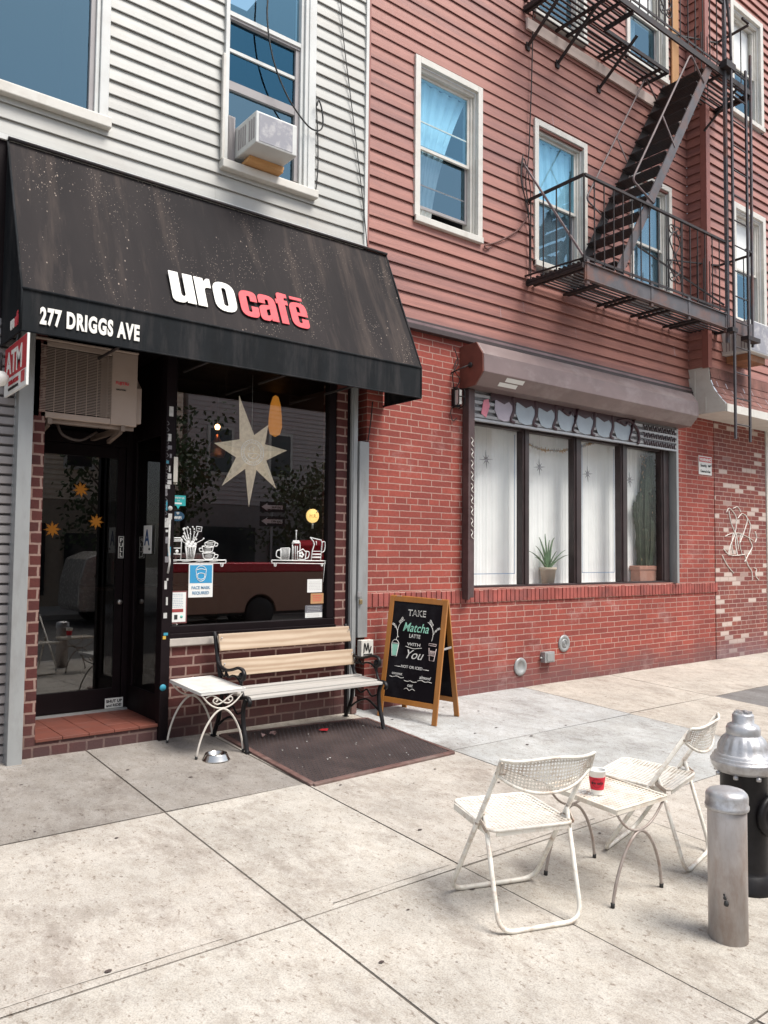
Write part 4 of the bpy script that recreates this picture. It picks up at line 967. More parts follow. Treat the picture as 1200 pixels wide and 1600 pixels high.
# ------------------------------------------------------------------ folding chair
def make_chair(label, x, y, rz):
    c = thing('folding_chair', label, 'chair', (x, y, gz(y)), place(x, y, rz), 'white folding chairs at the small pavement table')
    hw = .252
    top = .80
    def post(sx, t): return Vector((sx*(hw-.004*t), .47*(1-t), .012+(top-.012)*t))
    s = L(); path = [post(-1,1), Vector((-hw,.47,.012)), Vector((hw,.47,.012)), post(1,1)]
    s.tube(round_path(path, .085, 7), .0125, 10); s.build('main_frame', m_chair, c)
    s = L(); rw = .226
    path = [Vector((-rw-.006,.165,.50)), Vector((-rw,0,.012)), Vector((rw,0,.012)), Vector((rw+.006,.165,.50))]
    s.tube(round_path(path, .085, 7), .0115, 10); s.build('rear_frame', m_chair, c)
    # seat
    y0, y1, zs, sw = .10, .545, .445, .232
    s = L(); ring = round_path([(0,y0,zs),(-sw,y0,zs),(-sw*.94,y1,zs),(sw*.94,y1,zs),(sw,y0,zs),(0,y0,zs)], .05, 6)
    s.tube(ring[:-1], .0085, 8, closed=True); rim = s.build('seat_rim', m_chair, c)
    s = L(); s.box(-sw-.004,-sw+.002,y0+.02,y1-.05,zs-.03,zs+.002); s.box(sw-.002,sw+.004,y0+.02,y1-.05,zs-.03,zs+.002); s.box(-sw+.03,sw-.03,y0-.003,y0+.003,zs-.026,zs); s.build('seat_flange', m_chair, c)
    s = L()
    def fseat(u, v):
        w_ = sw-(sw*.06)*v; return (-w_+2*w_*u, y0+(y1-y0)*v, zs+.004-.010*math.sin(math.pi*u)*math.sin(math.pi*v))
    def ins(u, v):
        dx = max(0, abs(u-.5)-.40)/.10; dy = max(0, abs(v-.5)-.40)/.10; return dx*dx+dy*dy < 1.0
    s.perf(fseat, 21, 21, .80, ins); s.build('seat', m_chair, c)
    # backrest : curved in plan, belly below
    def fb(u, v):
        a = (u-.5)*2; bx = a*.258
        zt = .815+.012*math.cos(a*math.pi) + .018*abs(a)**3; zb = .655+.085*abs(a)**2.4
        yb = -.012-.052*(1-a*a)+.03*(1-v)*1.0
        return Vector((bx, yb + (.800-.8)*0, zb+(zt-zb)*v))
    s = L(); s.perf(fb, 30, 9, .76); s.build('backrest', m_chair, c)
    s = L(); n = 28
    loop = [fb(i/n,1) for i in range(n+1)] + [fb(1,.66), fb(1,.33)] + [fb(1-i/n,0) for i in range(n+1)] + [fb(0,.33), fb(0,.66)]
    s.tube(loop, .0085, 8, closed=True); s.build('backrest_rim', m_chair, c)
    s = L()
    for sx in (-1,1):
        s.bar((sx*(rw+.004),.165,.50),(sx*(hw-.002),.185,.475), .006,.03); s.tube([(sx*(hw+.012),.20,.452),(sx*(sw-.01),.20,.452)], .006, 8)
        s.tube([(sx*(hw-.03),-.0,.75),(sx*(hw+.014),.02,.75)], .007, 8); s.bar((sx*(sw+.012),.12,.44),(sx*(hw),.175,.475),.005,.022)
    s.build('hinge', M('rusty hinge', (.42,.36,.30), .5, dirt=(.25,.1,.05), dirt_amt=.8, dscale=30), c)
    return c
def chair_at(lx, ly, lab, ang):   # lx,ly = left rear foot
    r_ = Vector((math.cos(ang), math.sin(ang))); return make_chair(lab, lx+r_.x*.235, ly+r_.y*.235, ang)
chair_at(2.745, -3.85, 'white perforated metal folding chair nearest the camera, seen from behind left of the coffee cup', math.atan2(-.297,.955))
chair_at(4.100, -3.985, 'white perforated metal folding chair between the small table and the fire hydrant', math.atan2(.23,.97))

# ------------------------------------------------------------------ small arched leg tables
def make_table(label, x, y, rz, w_, d, h, perf, scroll, fw_, fd, leg_m, top_m, cat='table'):
    t = thing('side_table', label, cat, (x, y, gz(y)), place(x, y, rz))
    s = L()
    if perf:
        s.perf(lambda u, v: (-w_/2+w_*u, -d/2+d*v, h+.002), 20, 21, .76); top = s.build('tabletop', top_m, t)
    else:
        s.box(-w_/2, w_/2, -d/2, d/2, h-.006, h+.003); top = s.build('tabletop', top_m, t, bevel=.002)
    s = L(); c4 = [(-w_/2,-d/2),(w_/2,-d/2),(w_/2,d/2),(-w_/2,d/2)]
    for (a, b), (c, e) in zip(c4, c4[1:]+c4[:1]):
        s.bar((a,b,h-.006),(c,e,h-.006), .007, .022); s.tube([(a,b,h+.005),(c,e,h+.005)], .005, 6)
    s.build('rim', top_m, t)
    for sy in (-1, 1):
        yt = sy*(d/2-.01); yb = sy*(fd/2); 
        s = L(); n = 16
        pts = []
        for i in range(n+1):
            a = -1+2*i/n; pts.append((a*(w_/2-.015), yt, h-.02-.115*(1-abs(a)**2.2)))
        s.tube(pts, .0065, 7); s.build('arch_support', leg_m, t)
        for sx in (-1, 1):
            s = L(); pts = []
            for i in range(15):
                q = i/14; a = q*R(90)
                pts.append((sx*(fw_/2)*(math.sin(a)**1.0)*(.80+.20*q), yt+(yb-yt)*q, (h-.14)*(1-.0) - (h-.14)*(1-math.cos(a))**.92))
            s.tube(pts, .0085, 8); lg = s.build('leg', leg_m, t)
            s = L(); s.lathe([(.0,0),(.011,0),(.011,.022),(.0,.024)], (pts[-1][0], pts[-1][1], 0), 10); s.build('foot_cap', m_btext, lg)
        if scroll:
            s = L()
            for sx in (-1, 1):
                s.tube(smooth_path([(sx*.15,yt,h-.04),(sx*.10,yt,h-.025),(sx*.05,yt,h-.05),(0,yt,h-.085),(-sx*.05,yt,h-.10),(-sx*.085,yt,h-.075),(-sx*.07,yt,h-.05),(-sx*.045,yt,h-.065),(-sx*.06,yt,h-.08)]), .006, 6)
            s.build('scrollwork', leg_m, t)
    return t
m_marble = M('weathered white board', (.62,.61,.58), .5, var=.07, scale=6, dirt=(.35,.30,.26), dirt_amt=.5, dscale=8)
m_leg_white = M('cream enamel leg', (.62,.58,.52), .45, var=.08, dirt=(.3,.2,.14), dirt_amt=.4, dscale=14)
make_table('cream perforated square metal table holding the red coffee cup between two folding chairs', 3.655, -3.765, R(-1), .43, .46, .485, True, False, .42, .44, m_leg_brown, m_table_mesh)
make_table('small white table with scrollwork and arched legs at the left end of the bench', 2.925, -.385, R(1), .39, .58, .512, False, True, .41, .54, m_leg_white, m_marble)

# coffee cup
cx, cy = atx = (3.56, -3.80); cz = gz(cy)+.4915
cup = thing('coffee_cup', 'white paper coffee cup with red sleeve standing on the cream perforated table', 'cup', (cx, cy, cz))
s = MB(); s.lathe([(.031,0),(.031,.004),(.0455,.122),(.048,.124),(.048,.129),(.0455,.130),(.043,.126),(.040,.095),(.0,.095)], (cx,cy,cz), 32); s.build('cup_body', m_white, cup)
s = MB(); s.lathe([(.0352,.028),(.0352,.030),(.0435,.093),(.0437,.094),(.042,.094)], (cx,cy,cz), 32); s.build('sleeve', M('red cardboard sleeve', (.58,.012,.035), .6, var=.05), cup)
s = MB(); s.lathe([(.0,.108),(.0415,.108)], (cx,cy,cz), 32); s.build('coffee', M('milky coffee', (.75,.36,.15), .35), cup)
cdir = Vector((0-cx, -6.458-cy, 0)).normalized(); cr = Vector((-cdir.y, cdir.x, 0))
for st, zz in (('uro café', .060),):
    for i, ch in enumerate(st):
        a = (i-3.5)*.20; dn = cdir*math.cos(a)+cr*math.sin(a); dr = cr*math.cos(a)-cdir*math.sin(a)
        if ch != ' ': text(ch, .018, m_btext, cup, Vector((cx,cy,cz+zz))+dn*.0405-dr*.004, dr, (0,0,1), 'lettering', bold=.03, ext=.0006)
s = MB(); pts = []
for i in range(24):
    a = i/24*2*math.pi; an = .62*math.cos(a); dn = cdir*math.cos(an)+cr*math.sin(an); rr_ = .0366+ (.064+.022*math.sin(a)-.028)*.13
    pts.append(Vector((cx,cy,cz+.064+.022*math.sin(a)))+dn*rr_)
s.tube(pts, .0007, 4, closed=True); s.build('oval_mark', m_btext, cup)

# ------------------------------------------------------------------ bollard
bx, by = 3.66, -4.47; bz = gz(by)
bo = thing('bollard', 'round silver painted steel bollard with domed cap in front of the hydrant', 'bollard', (bx, by, bz))
m_silver = M('scuffed silver paint', (.47,.44,.43), .42, metal=.35, var=.16, scale=7, stretch=(1,1,.35), dirt=(.23,.13,.08), dirt_amt=.9, dscale=4, bump=.15, bscale=50)
m_silver2 = M('bright silver paint', (.50,.50,.51), .35, metal=.55, var=.1, scale=12, bump=.3, bscale=60, dirt=(.20,.15,.12), dirt_amt=.7, dscale=9)
s = MB(); s.lathe([(.088,-.05),(.088,.605),(.086,.61)], (bx,by,bz), 40); s.build('post', m_silver, bo)
s = MB(); s.lathe([(.088,.598),(.097,.600),(.099,.606),(.099,.618),(.095,.622),(.096,.66),(.092,.672),(.080,.684),(.055,.692),(.0,.695)], (bx,by,bz), 40, flute=lambda i,k_: .008 if (k_ % 10 == 0 and 1 < i < 5) else 0); s.build('cap', m_silver2, bo)
s = MB()
for a, z, r_ in ((200,.21,.008),(204,.185,.012),(198,.225,.005)):
    p = Vector((bx+.087*math.cos(R(a)), by+.087*math.sin(R(a)), bz+z)); s.lathe([(0,-r_),(r_*.8,-r_*.6),(r_,0),(r_*.8,r_),(0,r_*1.4)], p, 8)
s.build('hole', m_btext, bo)

# ------------------------------------------------------------------ fire hydrant
hx, hy = 4.275, -4.235; hz = gz(hy)
hy_ = thing('fire_hydrant', 'black fire hydrant with silver bonnet at the right edge behind the bollard', 'fire hydrant', (hx, hy, hz))
s = MB(); s.lathe([(.150,-.04),(.150,.02),(.142,.03),(.142,.075),(.125,.085),(.120,.11),(.120,.60),(.124,.61),(.124,.64)], (hx,hy,hz), 40, flute=lambda i,k_: (.012 if k_ % 2 else 0) if 4 < i < 7 else 0)
s.build('barrel', m_iron_blk, hy_)
s = MB(); s.lathe([(.128,.612),(.148,.617),(.164,.640),(.1705,.668),(.1705,.674),(.163,.680),(.160,.681),(.160,.692),(.152,.697),(.150,.698),(.150,.708),(.140,.713),(.134,.716),(.124,.752),(.104,.792),(.094,.806),(.088,.812)], (hx,hy,hz), 64, flute=lambda i,k_: (.06*(1 if (k_ % 4) < 2 else 0)) if 13 <= i <= 14 else 0)
s.build('bonnet', m_silver2, hy_)
s = MB(); s.lathe([(.086,.808),(.088,.815),(.088,.845),(.080,.862),(.060,.872),(.056,.874),(.056,.915),(.050,.925),(.0,.927)], (hx,hy,hz), 40); s.build('operating_cap', m_silver2, hy_)
s = MB()
for i in range(3):
    a = R(i*60+10); s.bar((hx-.045*math.cos(a),hy-.045*math.sin(a),hz+.930),(hx+.045*math.cos(a),hy+.045*math.sin(a),hz+.930), .018,.014)
s.build('cap_lugs', m_silver2, hy_)
for i in range(8): s = MB(); a = R(i*45+12); s.lathe([(.0,.595),(.013,.596),(.013,.612),(0,.618)], (hx+.146*math.cos(a),hy+.146*math.sin(a),hz), 8); s.build('bolt', m_silver2, hy_)
nd = Vector((-.15,-1,0)).normalized(); Q = nd.to_track_quat('Z','Y').to_matrix()
npos = Vector((hx,hy,hz+.40))+nd*.07+Vector((.05,0,0))
s = MB(); s.lathe([(.098,0),(.098,.05),(.108,.055),(.112,.07),(.108,.082),(.085,.088),(.08,.084),(.05,.086),(.045,.098),(.0,.100)], npos, 36, Q); nz = s.build('nozzle', m_iron_blk, hy_)
s = MB(); s.lathe([(.016,.098),(.016,.13),(.012,.135),(.0,.135)], npos, 5, Q, smooth=False); s.build('nut', m_silver2, nz)
s = MB(); s.tube(smooth_path([npos+nd*.11+Vector((.0,0,0)), npos+nd*.12+Vector((-.03,0,.02)), npos+nd*.11+Vector((-.04,0,-.01)), npos+nd*.10+Vector((-.02,0,-.02))]), .004, 6); s.build('chain', m_silver2, nz)

# ------------------------------------------------------------------ bench
m_wood = None
def wood_mat(name, a, b_, rough=.6):
    m, t, b, co = base_mat(name, rough)
    nz_ = noise(t, co, 2.2, 3, (.35,1,2.4), .5, 2)
    wv = node(t, 'ShaderNodeTexWave', Scale=1.7, Distortion=7.0, Detail=2.0); wv.wave_type = 'RINGS'; wv.inputs['Detail Scale'].default_value = .8
    mp = node(t, 'ShaderNodeMapping'); mp.inputs['Scale'].default_value = (.5,1,3.6); mp.inputs['Location'].default_value = (.1,0,-.05)
    t.links.new(co, mp.inputs[0]); t.links.new(mp.outputs[0], wv.inputs['Vector'])
    c = mixc(t, ramp(t, wv.outputs['Fac'], .1, .9), a, b_)
    c = mixc(t, ramp(t, noise(t, co, 7, 5, (.35,1,1.3), .6), .35, .75), c, mixc(t, 1.0, c, (.80,.76,.72), 'MULTIPLY'))
    t.links.new(c, b.inputs['Base Color']); add_bump(t, b, wv.outputs['Fac'], .06, .001); return m
m_oak = wood_mat('pale new oak', (.50,.395,.29), (.39,.285,.195))
m_grey_wood = M('weathered grey wood', (.42,.40,.37), .75, var=.12, scale=5, stretch=(.2,3,3), bump=.3, bscale=40, dirt=(.25,.22,.2), dirt_amt=.4, dscale=5)
bn = thing('park_bench', 'bench with two pale oak back boards, grey seat slats and black cast iron ends', 'bench', (3.83,-.42,gz(-.4)))
BX0, BX1 = 3.15, 4.545
for zc in (.800, .585):
    s = MB(); yb = -.125-(.80-zc)*.30
    s.bar((BX0-.0,yb-.030,zc),(BX1+.0,yb-.030,zc), .022, .148, upv=(0,.28,.96)); s.build('back_board', m_oak, bn, bevel=.004)
for i in range(5):
    yb = -.315-i*.088; zz = .405+(.012 if i in (0,) else 0)-(.010 if i == 4 else 0)
    s = MB(); s.box(BX0-.01, BX1+.01, yb-.038, yb+.038, zz-.012, zz+.012); s.build('seat_slat', m_grey_wood, bn, bevel=.004)
for ix, x in enumerate((BX0-.005, BX1+.005)):
    s = MB(); g = gz(-.4)
    def T(pts, r_=.014, flat=1.5, m=6): s.tube([(x, a, b) for a, b in [(p.y, p.z) for p in smooth_path([(0,q[0],q[1]) for q in pts], m)]], r_, 8, flat=flat, upv=(1,0,0))
    # back post flowing into the seat rail and front leg
    T([(-.075,.885),(-.10,.83),(-.15,.66),(-.20,.52),(-.25,.42),(-.34,.372),(-.5,.375),(-.62,.395),(-.70,.405),(-.735,.375),(-.72,.345)], .015, 1.3)
    T([(-.665,.385),(-.625,.30),(-.635,.18),(-.67,.08),(-.70,-.015),(-.715,-.03)], .017, 1.2)
    T([(-.25,.40),(-.215,.28),(-.19,.16),(-.13,.05),(-.10,-.0)], .017, 1.2)
    T([(-.185,.10),(-.3,.17),(-.44,.21),(-.56,.17),(-.655,.12)], .010, 1.3)
    T([(-.24,.33),(-.34,.26),(-.44,.30),(-.52,.25),(-.63,.29)], .008, 1.2)
    # armrest with curls
    T([(-.155,.64),(-.22,.60),(-.32,.585),(-.42,.60),(-.52,.625),(-.60,.62),(-.635,.585),(-.62,.545),(-.585,.54),(-.565,.565),(-.585,.588)], .013, 1.5)
    T([(-.60,.56),(-.585,.50),(-.60,.45),(-.63,.40)], .010, 1.2)
    T([(-.20,.585),(-.23,.54),(-.29,.53),(-.31,.565),(-.28,.585),(-.255,.565)], .009)
    T([(-.31,.56),(-.36,.53),(-.42,.55),(-.50,.55),(-.56,.52),(-.59,.48)], .009)
    s.lathe([(0,-.02),(.018,-.012),(.024,0),(.018,.012),(0,.02)], (x,-.59,.565), 12, Matrix.Rotation(R(90), 3, 'Y'))
    s.box(x-.02,x+.02,-.735,-.68,-.038,-.028); s.box(x-.02,x+.02,-.13,-.07,-.012,.0)
    s.build('cast_iron_end', m_iron_blk, bn)
s = MB()
for x in (BX0+.02, BX1-.02):
    for zc in (.80,.585):
        yb = -.125-(.80-zc)*.30
        for dz in (-.04,.04): s.lathe([(0,0),(.008,0),(.006,.005),(0,.006)], (x,yb-.042,zc+dz), 8, Matrix.Rotation(R(90),3,'X'))
s.build('bolt', m_silver2, bn)

# dog bowl
ox, oy = 2.855, -.735; oz = gz(oy)
s = MB(); s.lathe([(.110,.0),(.108,.004),(.088,.042),(.085,.050),(.080,.052),(.074,.048),(.070,.020),(.0,.014)], (ox,oy,oz), 40)
db = single(s, 'dog_bowl', M('stainless steel', (.62,.60,.56), .16, metal=1, var=.05), 'round stainless steel dog bowl on the pavement under the small white table', 'bowl')

# rubber mat in its metal frame
mt = thing('entrance_mat', 'large dark ribbed mat with rusty metal edging on the pavement in front of the bench', 'mat', (3.9,-.9,gz(-.9)))
def mpt(u, v):  # bilinear
    a, b, c, d = Vector((3.165,-1.645)), Vector((4.60,-1.575)), Vector((4.655,-.30)), Vector((3.20,-.14))
    p = a*(1-u)*(1-v)+b*u*(1-v)+c*u*v+d*(1-u)*v; return p
m_mat = M('worn dark rubber', (.042,.029,.028), .6, var=.35, scale=3, bump=.2, dirt=(.12,.08,.07), dirt_amt=.45, dscale=2.5)
s = MB(); s.sheet(lambda u, v: (mpt(u,v).x, mpt(u,v).y, gz(mpt(u,v).y)+.010), 8, 8, smooth=False); s.build('mat_base', m_mat, mt)
s = MB(); nu, nv = 36, 33
for j in range(nv):
    for i in range(nu):
        u = .02+.96*(i+(.5 if j % 2 else 0)+.15)/nu; v = .02+.96*j/nv
        if u > .985: continue
        p = mpt(u, v); q = mpt(u+.58/nu, v); w2_ = mpt(u, v+.55/nv); z = gz(p.y)
        dx = (q-p)*.5; dy = (w2_-p)*.5; c = p+dx+dy
        s.add([(c.x-dx.x,c.y-dx.y,z+.0102),(c.x-dy.x,c.y-dy.y,z+.0102),(c.x+dx.x,c.y+dx.y,z+.0102),(c.x+dy.x,c.y+dy.y,z+.0102),(c.x,c.y,z+.024)], [(0,1,4),(1,2,4),(2,3,4),(3,0,4)])
s.build('tread_pattern', m_mat, mt)
s = MB(); cs = [mpt(0,0),mpt(1,0),mpt(1,1),mpt(0,1)]
for i in range(3 if False else 4):
    a, b = cs[i], cs[(i+1)%4]
    s.bar((a.x,a.y,gz(a.y)+.006),(b.x,b.y,gz(b.y)+.006), .05 if i in (0,3) else .03, .020)
s.build('metal_edging', M('rusty brown edging', (.13,.07,.06), .6, var=.35, scale=15, dirt=(.3,.25,.22), dirt_amt=.4), mt, bevel=.004)

# ------------------------------------------------------------------ A-frame chalkboard
fa, fb_ = Vector((4.835,-.242,gz(-.242))), Vector((5.067,-.851,gz(-.851)))
wd = (fb_-fa); W = wd.length; wd.normalize(); bk = Vector((.93,.35,0)).normalized()
ap = (fa+fb_)/2 + bk*.235 + Vector((0,0,1.17))     # apex centre
fr0 = (fa+fb_)/2
asg = thing('chalkboard_sign', 'wooden A-frame chalkboard advertising matcha latte beside the bench', 'sandwich board', (fr0.x, fr0.y, fr0.z))
m_orange = M('orange varnished wood', (.38,.15,.03), .35, var=.15, scale=6, stretch=(1,1,.3), dirt=(.20,.08,.03), dirt_amt=.4)
m_slate = M('chalkboard', (.005,.003,.005), .8, spec=.15, var=.3, scale=2, dirt=(.03,.03,.035), dirt_amt=.6, dscale=2)
upf = (ap-fr0).normalized(); Hh = (ap-fr0).length
nf = wd.cross(upf); nf = nf if nf.dot(bk) < 0 else -nf
def brd(parent, base, upv, nrm, chalk):
    s = MB(); fwid = .052
    def P(u, v, d=0): return base + wd*u + upv*v + nrm*d
    for u in (-W/2+fwid/2, W/2-fwid/2): s.bar(P(u,0), P(u,Hh), .022, fwid, upv=wd)
    s.bar(P(-W/2+fwid,Hh-fwid/2), P(W/2-fwid,Hh-fwid/2), .020, fwid, upv=upv); s.bar(P(-W/2+fwid,.145+fwid/2), P(W/2-fwid,.145+fwid/2), .020, fwid, upv=upv)
    f_ = s.build('frame', m_orange, parent, bevel=.003)
    s = MB(); s.bar(P(0,.18), P(0,Hh-.03), W-2*fwid+.01, .008, upv=nrm); s.build('chalkboard', m_slate, parent)
    return P
PF = brd(asg, fr0, upf, nf, True)
rb = fr0+bk*.49; rb.z = gz(rb.y); upr = (ap+bk*.012-rb).normalized()
nr = wd.cross(upr); nr = nr if nr.dot(bk) > 0 else -nr
brd(asg, rb, upr, nr, False)
s = MB(); s.bar(PF(W/2-.012,Hh*.60)+bk*.0, rb+wd*(W/2-.012)+upr*(Hh*.60), .006,.02); s.build('spreader', m_silver2, asg)
s = MB()
for u in (-W/2+.1, W/2-.1): s.bar(PF(u,Hh+.002)-bk*.01, PF(u,Hh+.002)+bk*.03, .05,.006)
s.build('hinge', m_silver2, asg)
m_chalk = M('white chalk', (.72,.70,.66), .9); m_mint = M('mint chalk', (.30,.62,.48), .9); m_pinkc = M('pinkish chalk', (.62,.50,.48), .9)
def chalk(st, size, u, v, m_, bold=.0, xs=1, shear=0, align='CENTER', space=1.0): 
    return text(st, size, m_, asg, PF(u, v, .0065), wd, upf, 'chalk_lettering', bold=bold, xs=xs, shear=shear, ext=.0006, align=align, space=space)
T_ = 1.195/1.195
chalk('TAKE', .088, .0, Hh*.845, m_chalk, .012, .95)
chalk('TAKE', .064, .0, Hh*.852, m_slate, -.004, 1.24)
chalk('Matcha', .125, .0, Hh*.715, m_mint, .004, .80, .3)
chalk('LATTE', .052, .0, Hh*.665, m_chalk, .010, .85)
chalk('WITH', .042, .0, Hh*.60, m_chalk, .010, 1.35)
chalk('You', .125, .0, Hh*.495, m_chalk, .000, 1.0, .45)
chalk('HOT OR ICED', .038, .0, Hh*.415, m_chalk, .012, 1.0)
chalk('coconut', .042, -.155, Hh*.352, m_chalk, .008, .85)
chalk('almond', .045, .155, Hh*.345, m_chalk, .010, .9, .3)
chalk('oat', .045, .0, Hh*.27, m_chalk, .008, 1.0, .2)
s = MB(); s2 = MB(); s3 = MB()
def ch(mb, pts, r_=.0028, sm=True):
    P_ = [PF(u, Hh*v, .007) for u, v in pts]; mb.tube(smooth_path(P_, 5) if sm and len(P_) > 2 else P_, r_, 5)
ch(s, [(-.19,.42),(-.125,.42)]); ch(s, [(.125,.42),(.19,.42)])
for sx in (-1,1):
    ch(s, [(sx*.19,.655),(sx*.20,.71),(sx*.185,.76),(sx*.15,.795),(sx*.13,.805)], .003)
    ch(s, [(sx*.195,.70),(sx*.225,.74),(sx*.25,.755)], .0028)
    for a, b in ((.16,.79),(.175,.775),(.15,.805)): ch(s, [(sx*a,b),(sx*(a+.018),b+.012),(sx*(a+.006),b+.022),(sx*a,b)], .0025)
    for a, b in ((.215,.735),(.235,.752),(.25,.757)): ch(s, [(sx*a,b),(sx*(a+.02),b+.002),(sx*(a+.01),b+.014),(sx*a,b)], .0025)
ch(s, [(-.09,.59),(-.04,.583),(0,.578),(.04,.583),(.09,.59)])
ch(s, [(-.235,.335),(-.2,.33),(-.155,.34),(-.11,.33),(-.075,.335)]); ch(s, [(.08,.325),(.12,.335),(.16,.325),(.2,.33),(.235,.325)])
ch(s, [(-.07,.315),(-.03,.31),(0,.318),(.03,.31),(.07,.315)]); ch(s, [(-.06,.245),(-.03,.255),(0,.24),(.03,.255),(.06,.245)])
# iced cup and hot cup drawings
s2.prism([(-.245,.60*Hh),(-.175,.60*Hh),(-.188,.505*Hh),(-.232,.505*Hh)], PF(0,0,.0045), wd, upf, nf, .002)
ch(s, [(-.252,.605),(-.168,.605)],.003); ch(s, [(-.25,.605),(-.23,.63),(-.19,.63),(-.17,.605)],.003); ch(s, [(-.205,.63),(-.20,.655),(-.18,.66)],.003)
ch(s, [(-.25,.60),(-.237,.50),(-.183,.50),(-.17,.60)],.003, False)
for v in (.60,.52): ch(s3, [(.165,v+.02),(.245,v+.02)], .003)
ch(s3, [(.17,.60),(.185,.50),(.235,.50),(.25,.60)], .003, False); ch(s3, [(.165,.62),(.165,.635),(.245,.635),(.245,.62)], .003, False)
for q in range(4): ch(s3, [(.19+q*.013,.58),(.193+q*.012,.54)], .003)
s.build('chalk_drawing', m_chalk, asg); s2.build('chalk_drawing', m_mint, asg); s3.build('chalk_drawing', m_pinkc, asg)
# ------------------------------------------------------------------ posters, stickers and drawings on the cafe glass
GY = .043
UX, UZ = (1,0,0), (0,0,1)
def poster(name, label, x0, x1, z0, z1, mat, y=GY, cat='poster', rim=None):
    t = thing(name, label, cat, ((x0+x1)/2, y, (z0+z1)/2))
    s = MB(); s.box(x0, x1, y-.003, y-.0005, z0, z1); s.build('sheet', rim or mat, t)
    if rim: s = MB(); s.box(x0+.012, x1-.012, y-.0045, y-.003, z0+.012, z1-.012); s.build('page', mat, t)
    return t
def lines(parent, rows, x0, x1, y, m_, h=.004, seed=1):
    r_ = random.Random(seed); s = MB()
    for z in rows:
        x = x0+r_.uniform(0,.01)
        while x < x1-.01:
            w_ = r_.uniform(.008,.022); s.box(x, min(x+w_, x1), y-.0012, y-.0002, z, z+h); x += w_+.005
    s.build('printed_text', m_, parent)
m_blue = M('blue print', (.03,.27,.50), .6, var=.03); m_bluetxt = M('grey blue print', (.12,.25,.38), .6)
p = poster('mask_poster', 'blue and white face mask required poster in the cafe window', 2.945, 3.175, 1.185, 1.478, m_paper)
s = MB(); s.box(2.955, 3.165, GY-.0045, GY-.003, 1.31, 1.468); s.build('blue_panel', m_blue, p)
s = MB(); c = Vector((3.06, GY-.0055, 1.395))
def o2(pts, mb, r_=.0028, cl=False): mb.tube(smooth_path([c+Vector((a,0,b)) for a, b in pts], 5), r_, 5)
o2([(-.045,.0),(-.048,.035),(-.02,.062),(.02,.062),(.048,.035),(.045,0)], s); o2([(-.045,.03),(0,.04),(.045,.03)], s)
o2([(-.045,0),(-.045,-.02),(-.03,-.055),(0,-.07),(.03,-.055),(.045,-.02),(.045,0)], s); o2([(-.04,-.01),(-.02,.0),(0,.003),(.02,0),(.04,-.01)], s); o2([(-.032,-.01),(-.03,-.04),(0,-.052),(.03,-.04),(.032,-.01)], s)
s.build('mask_drawing', m_white, p)
text('FACE MASK', .037, m_bluetxt, p, (3.06, GY-.004, 1.258), UX, UZ, 'lettering', bold=.012, xs=.92, align='CENTER')
text('REQUIRED', .037, m_bluetxt, p, (3.06, GY-.004, 1.212), UX, UZ, 'lettering', bold=.012, xs=.92, align='CENTER')
p = poster('certificate', 'framed certificate with red band and seals at the lower left of the cafe window', 2.73, 2.935, .965, 1.245, m_paper, rim=M('maroon border', (.16,.05,.05), .6))
s = MB(); s.box(2.765, 2.90, GY-.006, GY-.0045, 1.062, 1.09); s.build('red_band', M('maroon band', (.28,.04,.04), .6), p)
lines(p, [1.215,1.20,1.18,1.165,1.15,1.135,1.12,1.105], 2.765, 2.90, GY-.0045, m_bluetxt, .003, 4)
s = MB(); s.box(2.818, 2.848, GY-.006, GY-.0045, 1.0, 1.04); s.build('photo', m_btext, p)
s = MB(); s.lathe([(0,0),(.018,0),(.018,.001),(0,.001)], (2.78,GY-.0045,1.015), 20, Matrix.Rotation(R(90),3,'X')); s.lathe([(0,0),(.013,0),(.013,.001),(0,.001)], (2.885,GY-.0045,1.022), 20, Matrix.Rotation(R(90),3,'X')); s.build('seal', M('green seal', (.15,.45,.38), .6), p)
p = poster('white_card', 'small white notice card in the cafe window, above the brown card', 4.175, 4.345, 1.20, 1.328, m_paper, cat='notice'); lines(p, [1.30,1.285,1.27,1.255,1.24,1.225], 4.19, 4.33, GY-.003, m_sash, .002, 2)
p = poster('brown_card', 'kraft brown card with opening hours in the cafe window', 4.215, 4.365, 1.09, 1.19, M('kraft card', (.45,.24,.11), .7), cat='notice'); lines(p, [1.165,1.148,1.131,1.114], 4.235, 4.345, GY-.003, m_rtext, .006, 3)
p = poster('grey_card', 'dark grey and white card at the lower right corner of the cafe window', 4.155, 4.35, .955, 1.075, m_paper, cat='notice')
s = MB(); s.box(4.155, 4.35, GY-.0045, GY-.003, 1.005, 1.075); s.build('grey_panel', M('grey print', (.13,.13,.15), .6), p); lines(p, [1.06,1.045,1.03,1.015], 4.17, 4.335, GY-.0045, m_paper, .002, 5); lines(p, [.985,.97], 4.17, 4.32, GY-.003, m_sash, .002, 6)
m_teal = M('teal sticker', (.03,.40,.40), .5)
t = thing('review_sticker', 'teal speech bubble review sticker in the cafe window', 'sticker', (2.83,GY,2.03))
s = MB(); s.prism([(2.765,1.985),(2.815,1.985),(2.832,1.955),(2.85,1.985),(2.90,1.985),(2.90,2.075),(2.765,2.075)], (0,GY,0), UX, UZ, (0,-1,0), .003); s.build('bubble', m_teal, t)
text('REVIEW US', .022, m_white, t, (2.832,GY-.004,2.045), UX, UZ, 'lettering', bold=.01, align='CENTER'); text('ON', .016, m_white, t, (2.832,GY-.004,2.023), UX, UZ, 'lettering', align='CENTER'); text('yelp', .022, m_white, t, (2.832,GY-.004,2.0), UX, UZ, 'lettering', bold=.01, align='CENTER') if False else None
s = MB(); s.box(2.80,2.865,GY-.0045,GY-.003,1.998,2.012); s.build('light_bar', m_white, t)
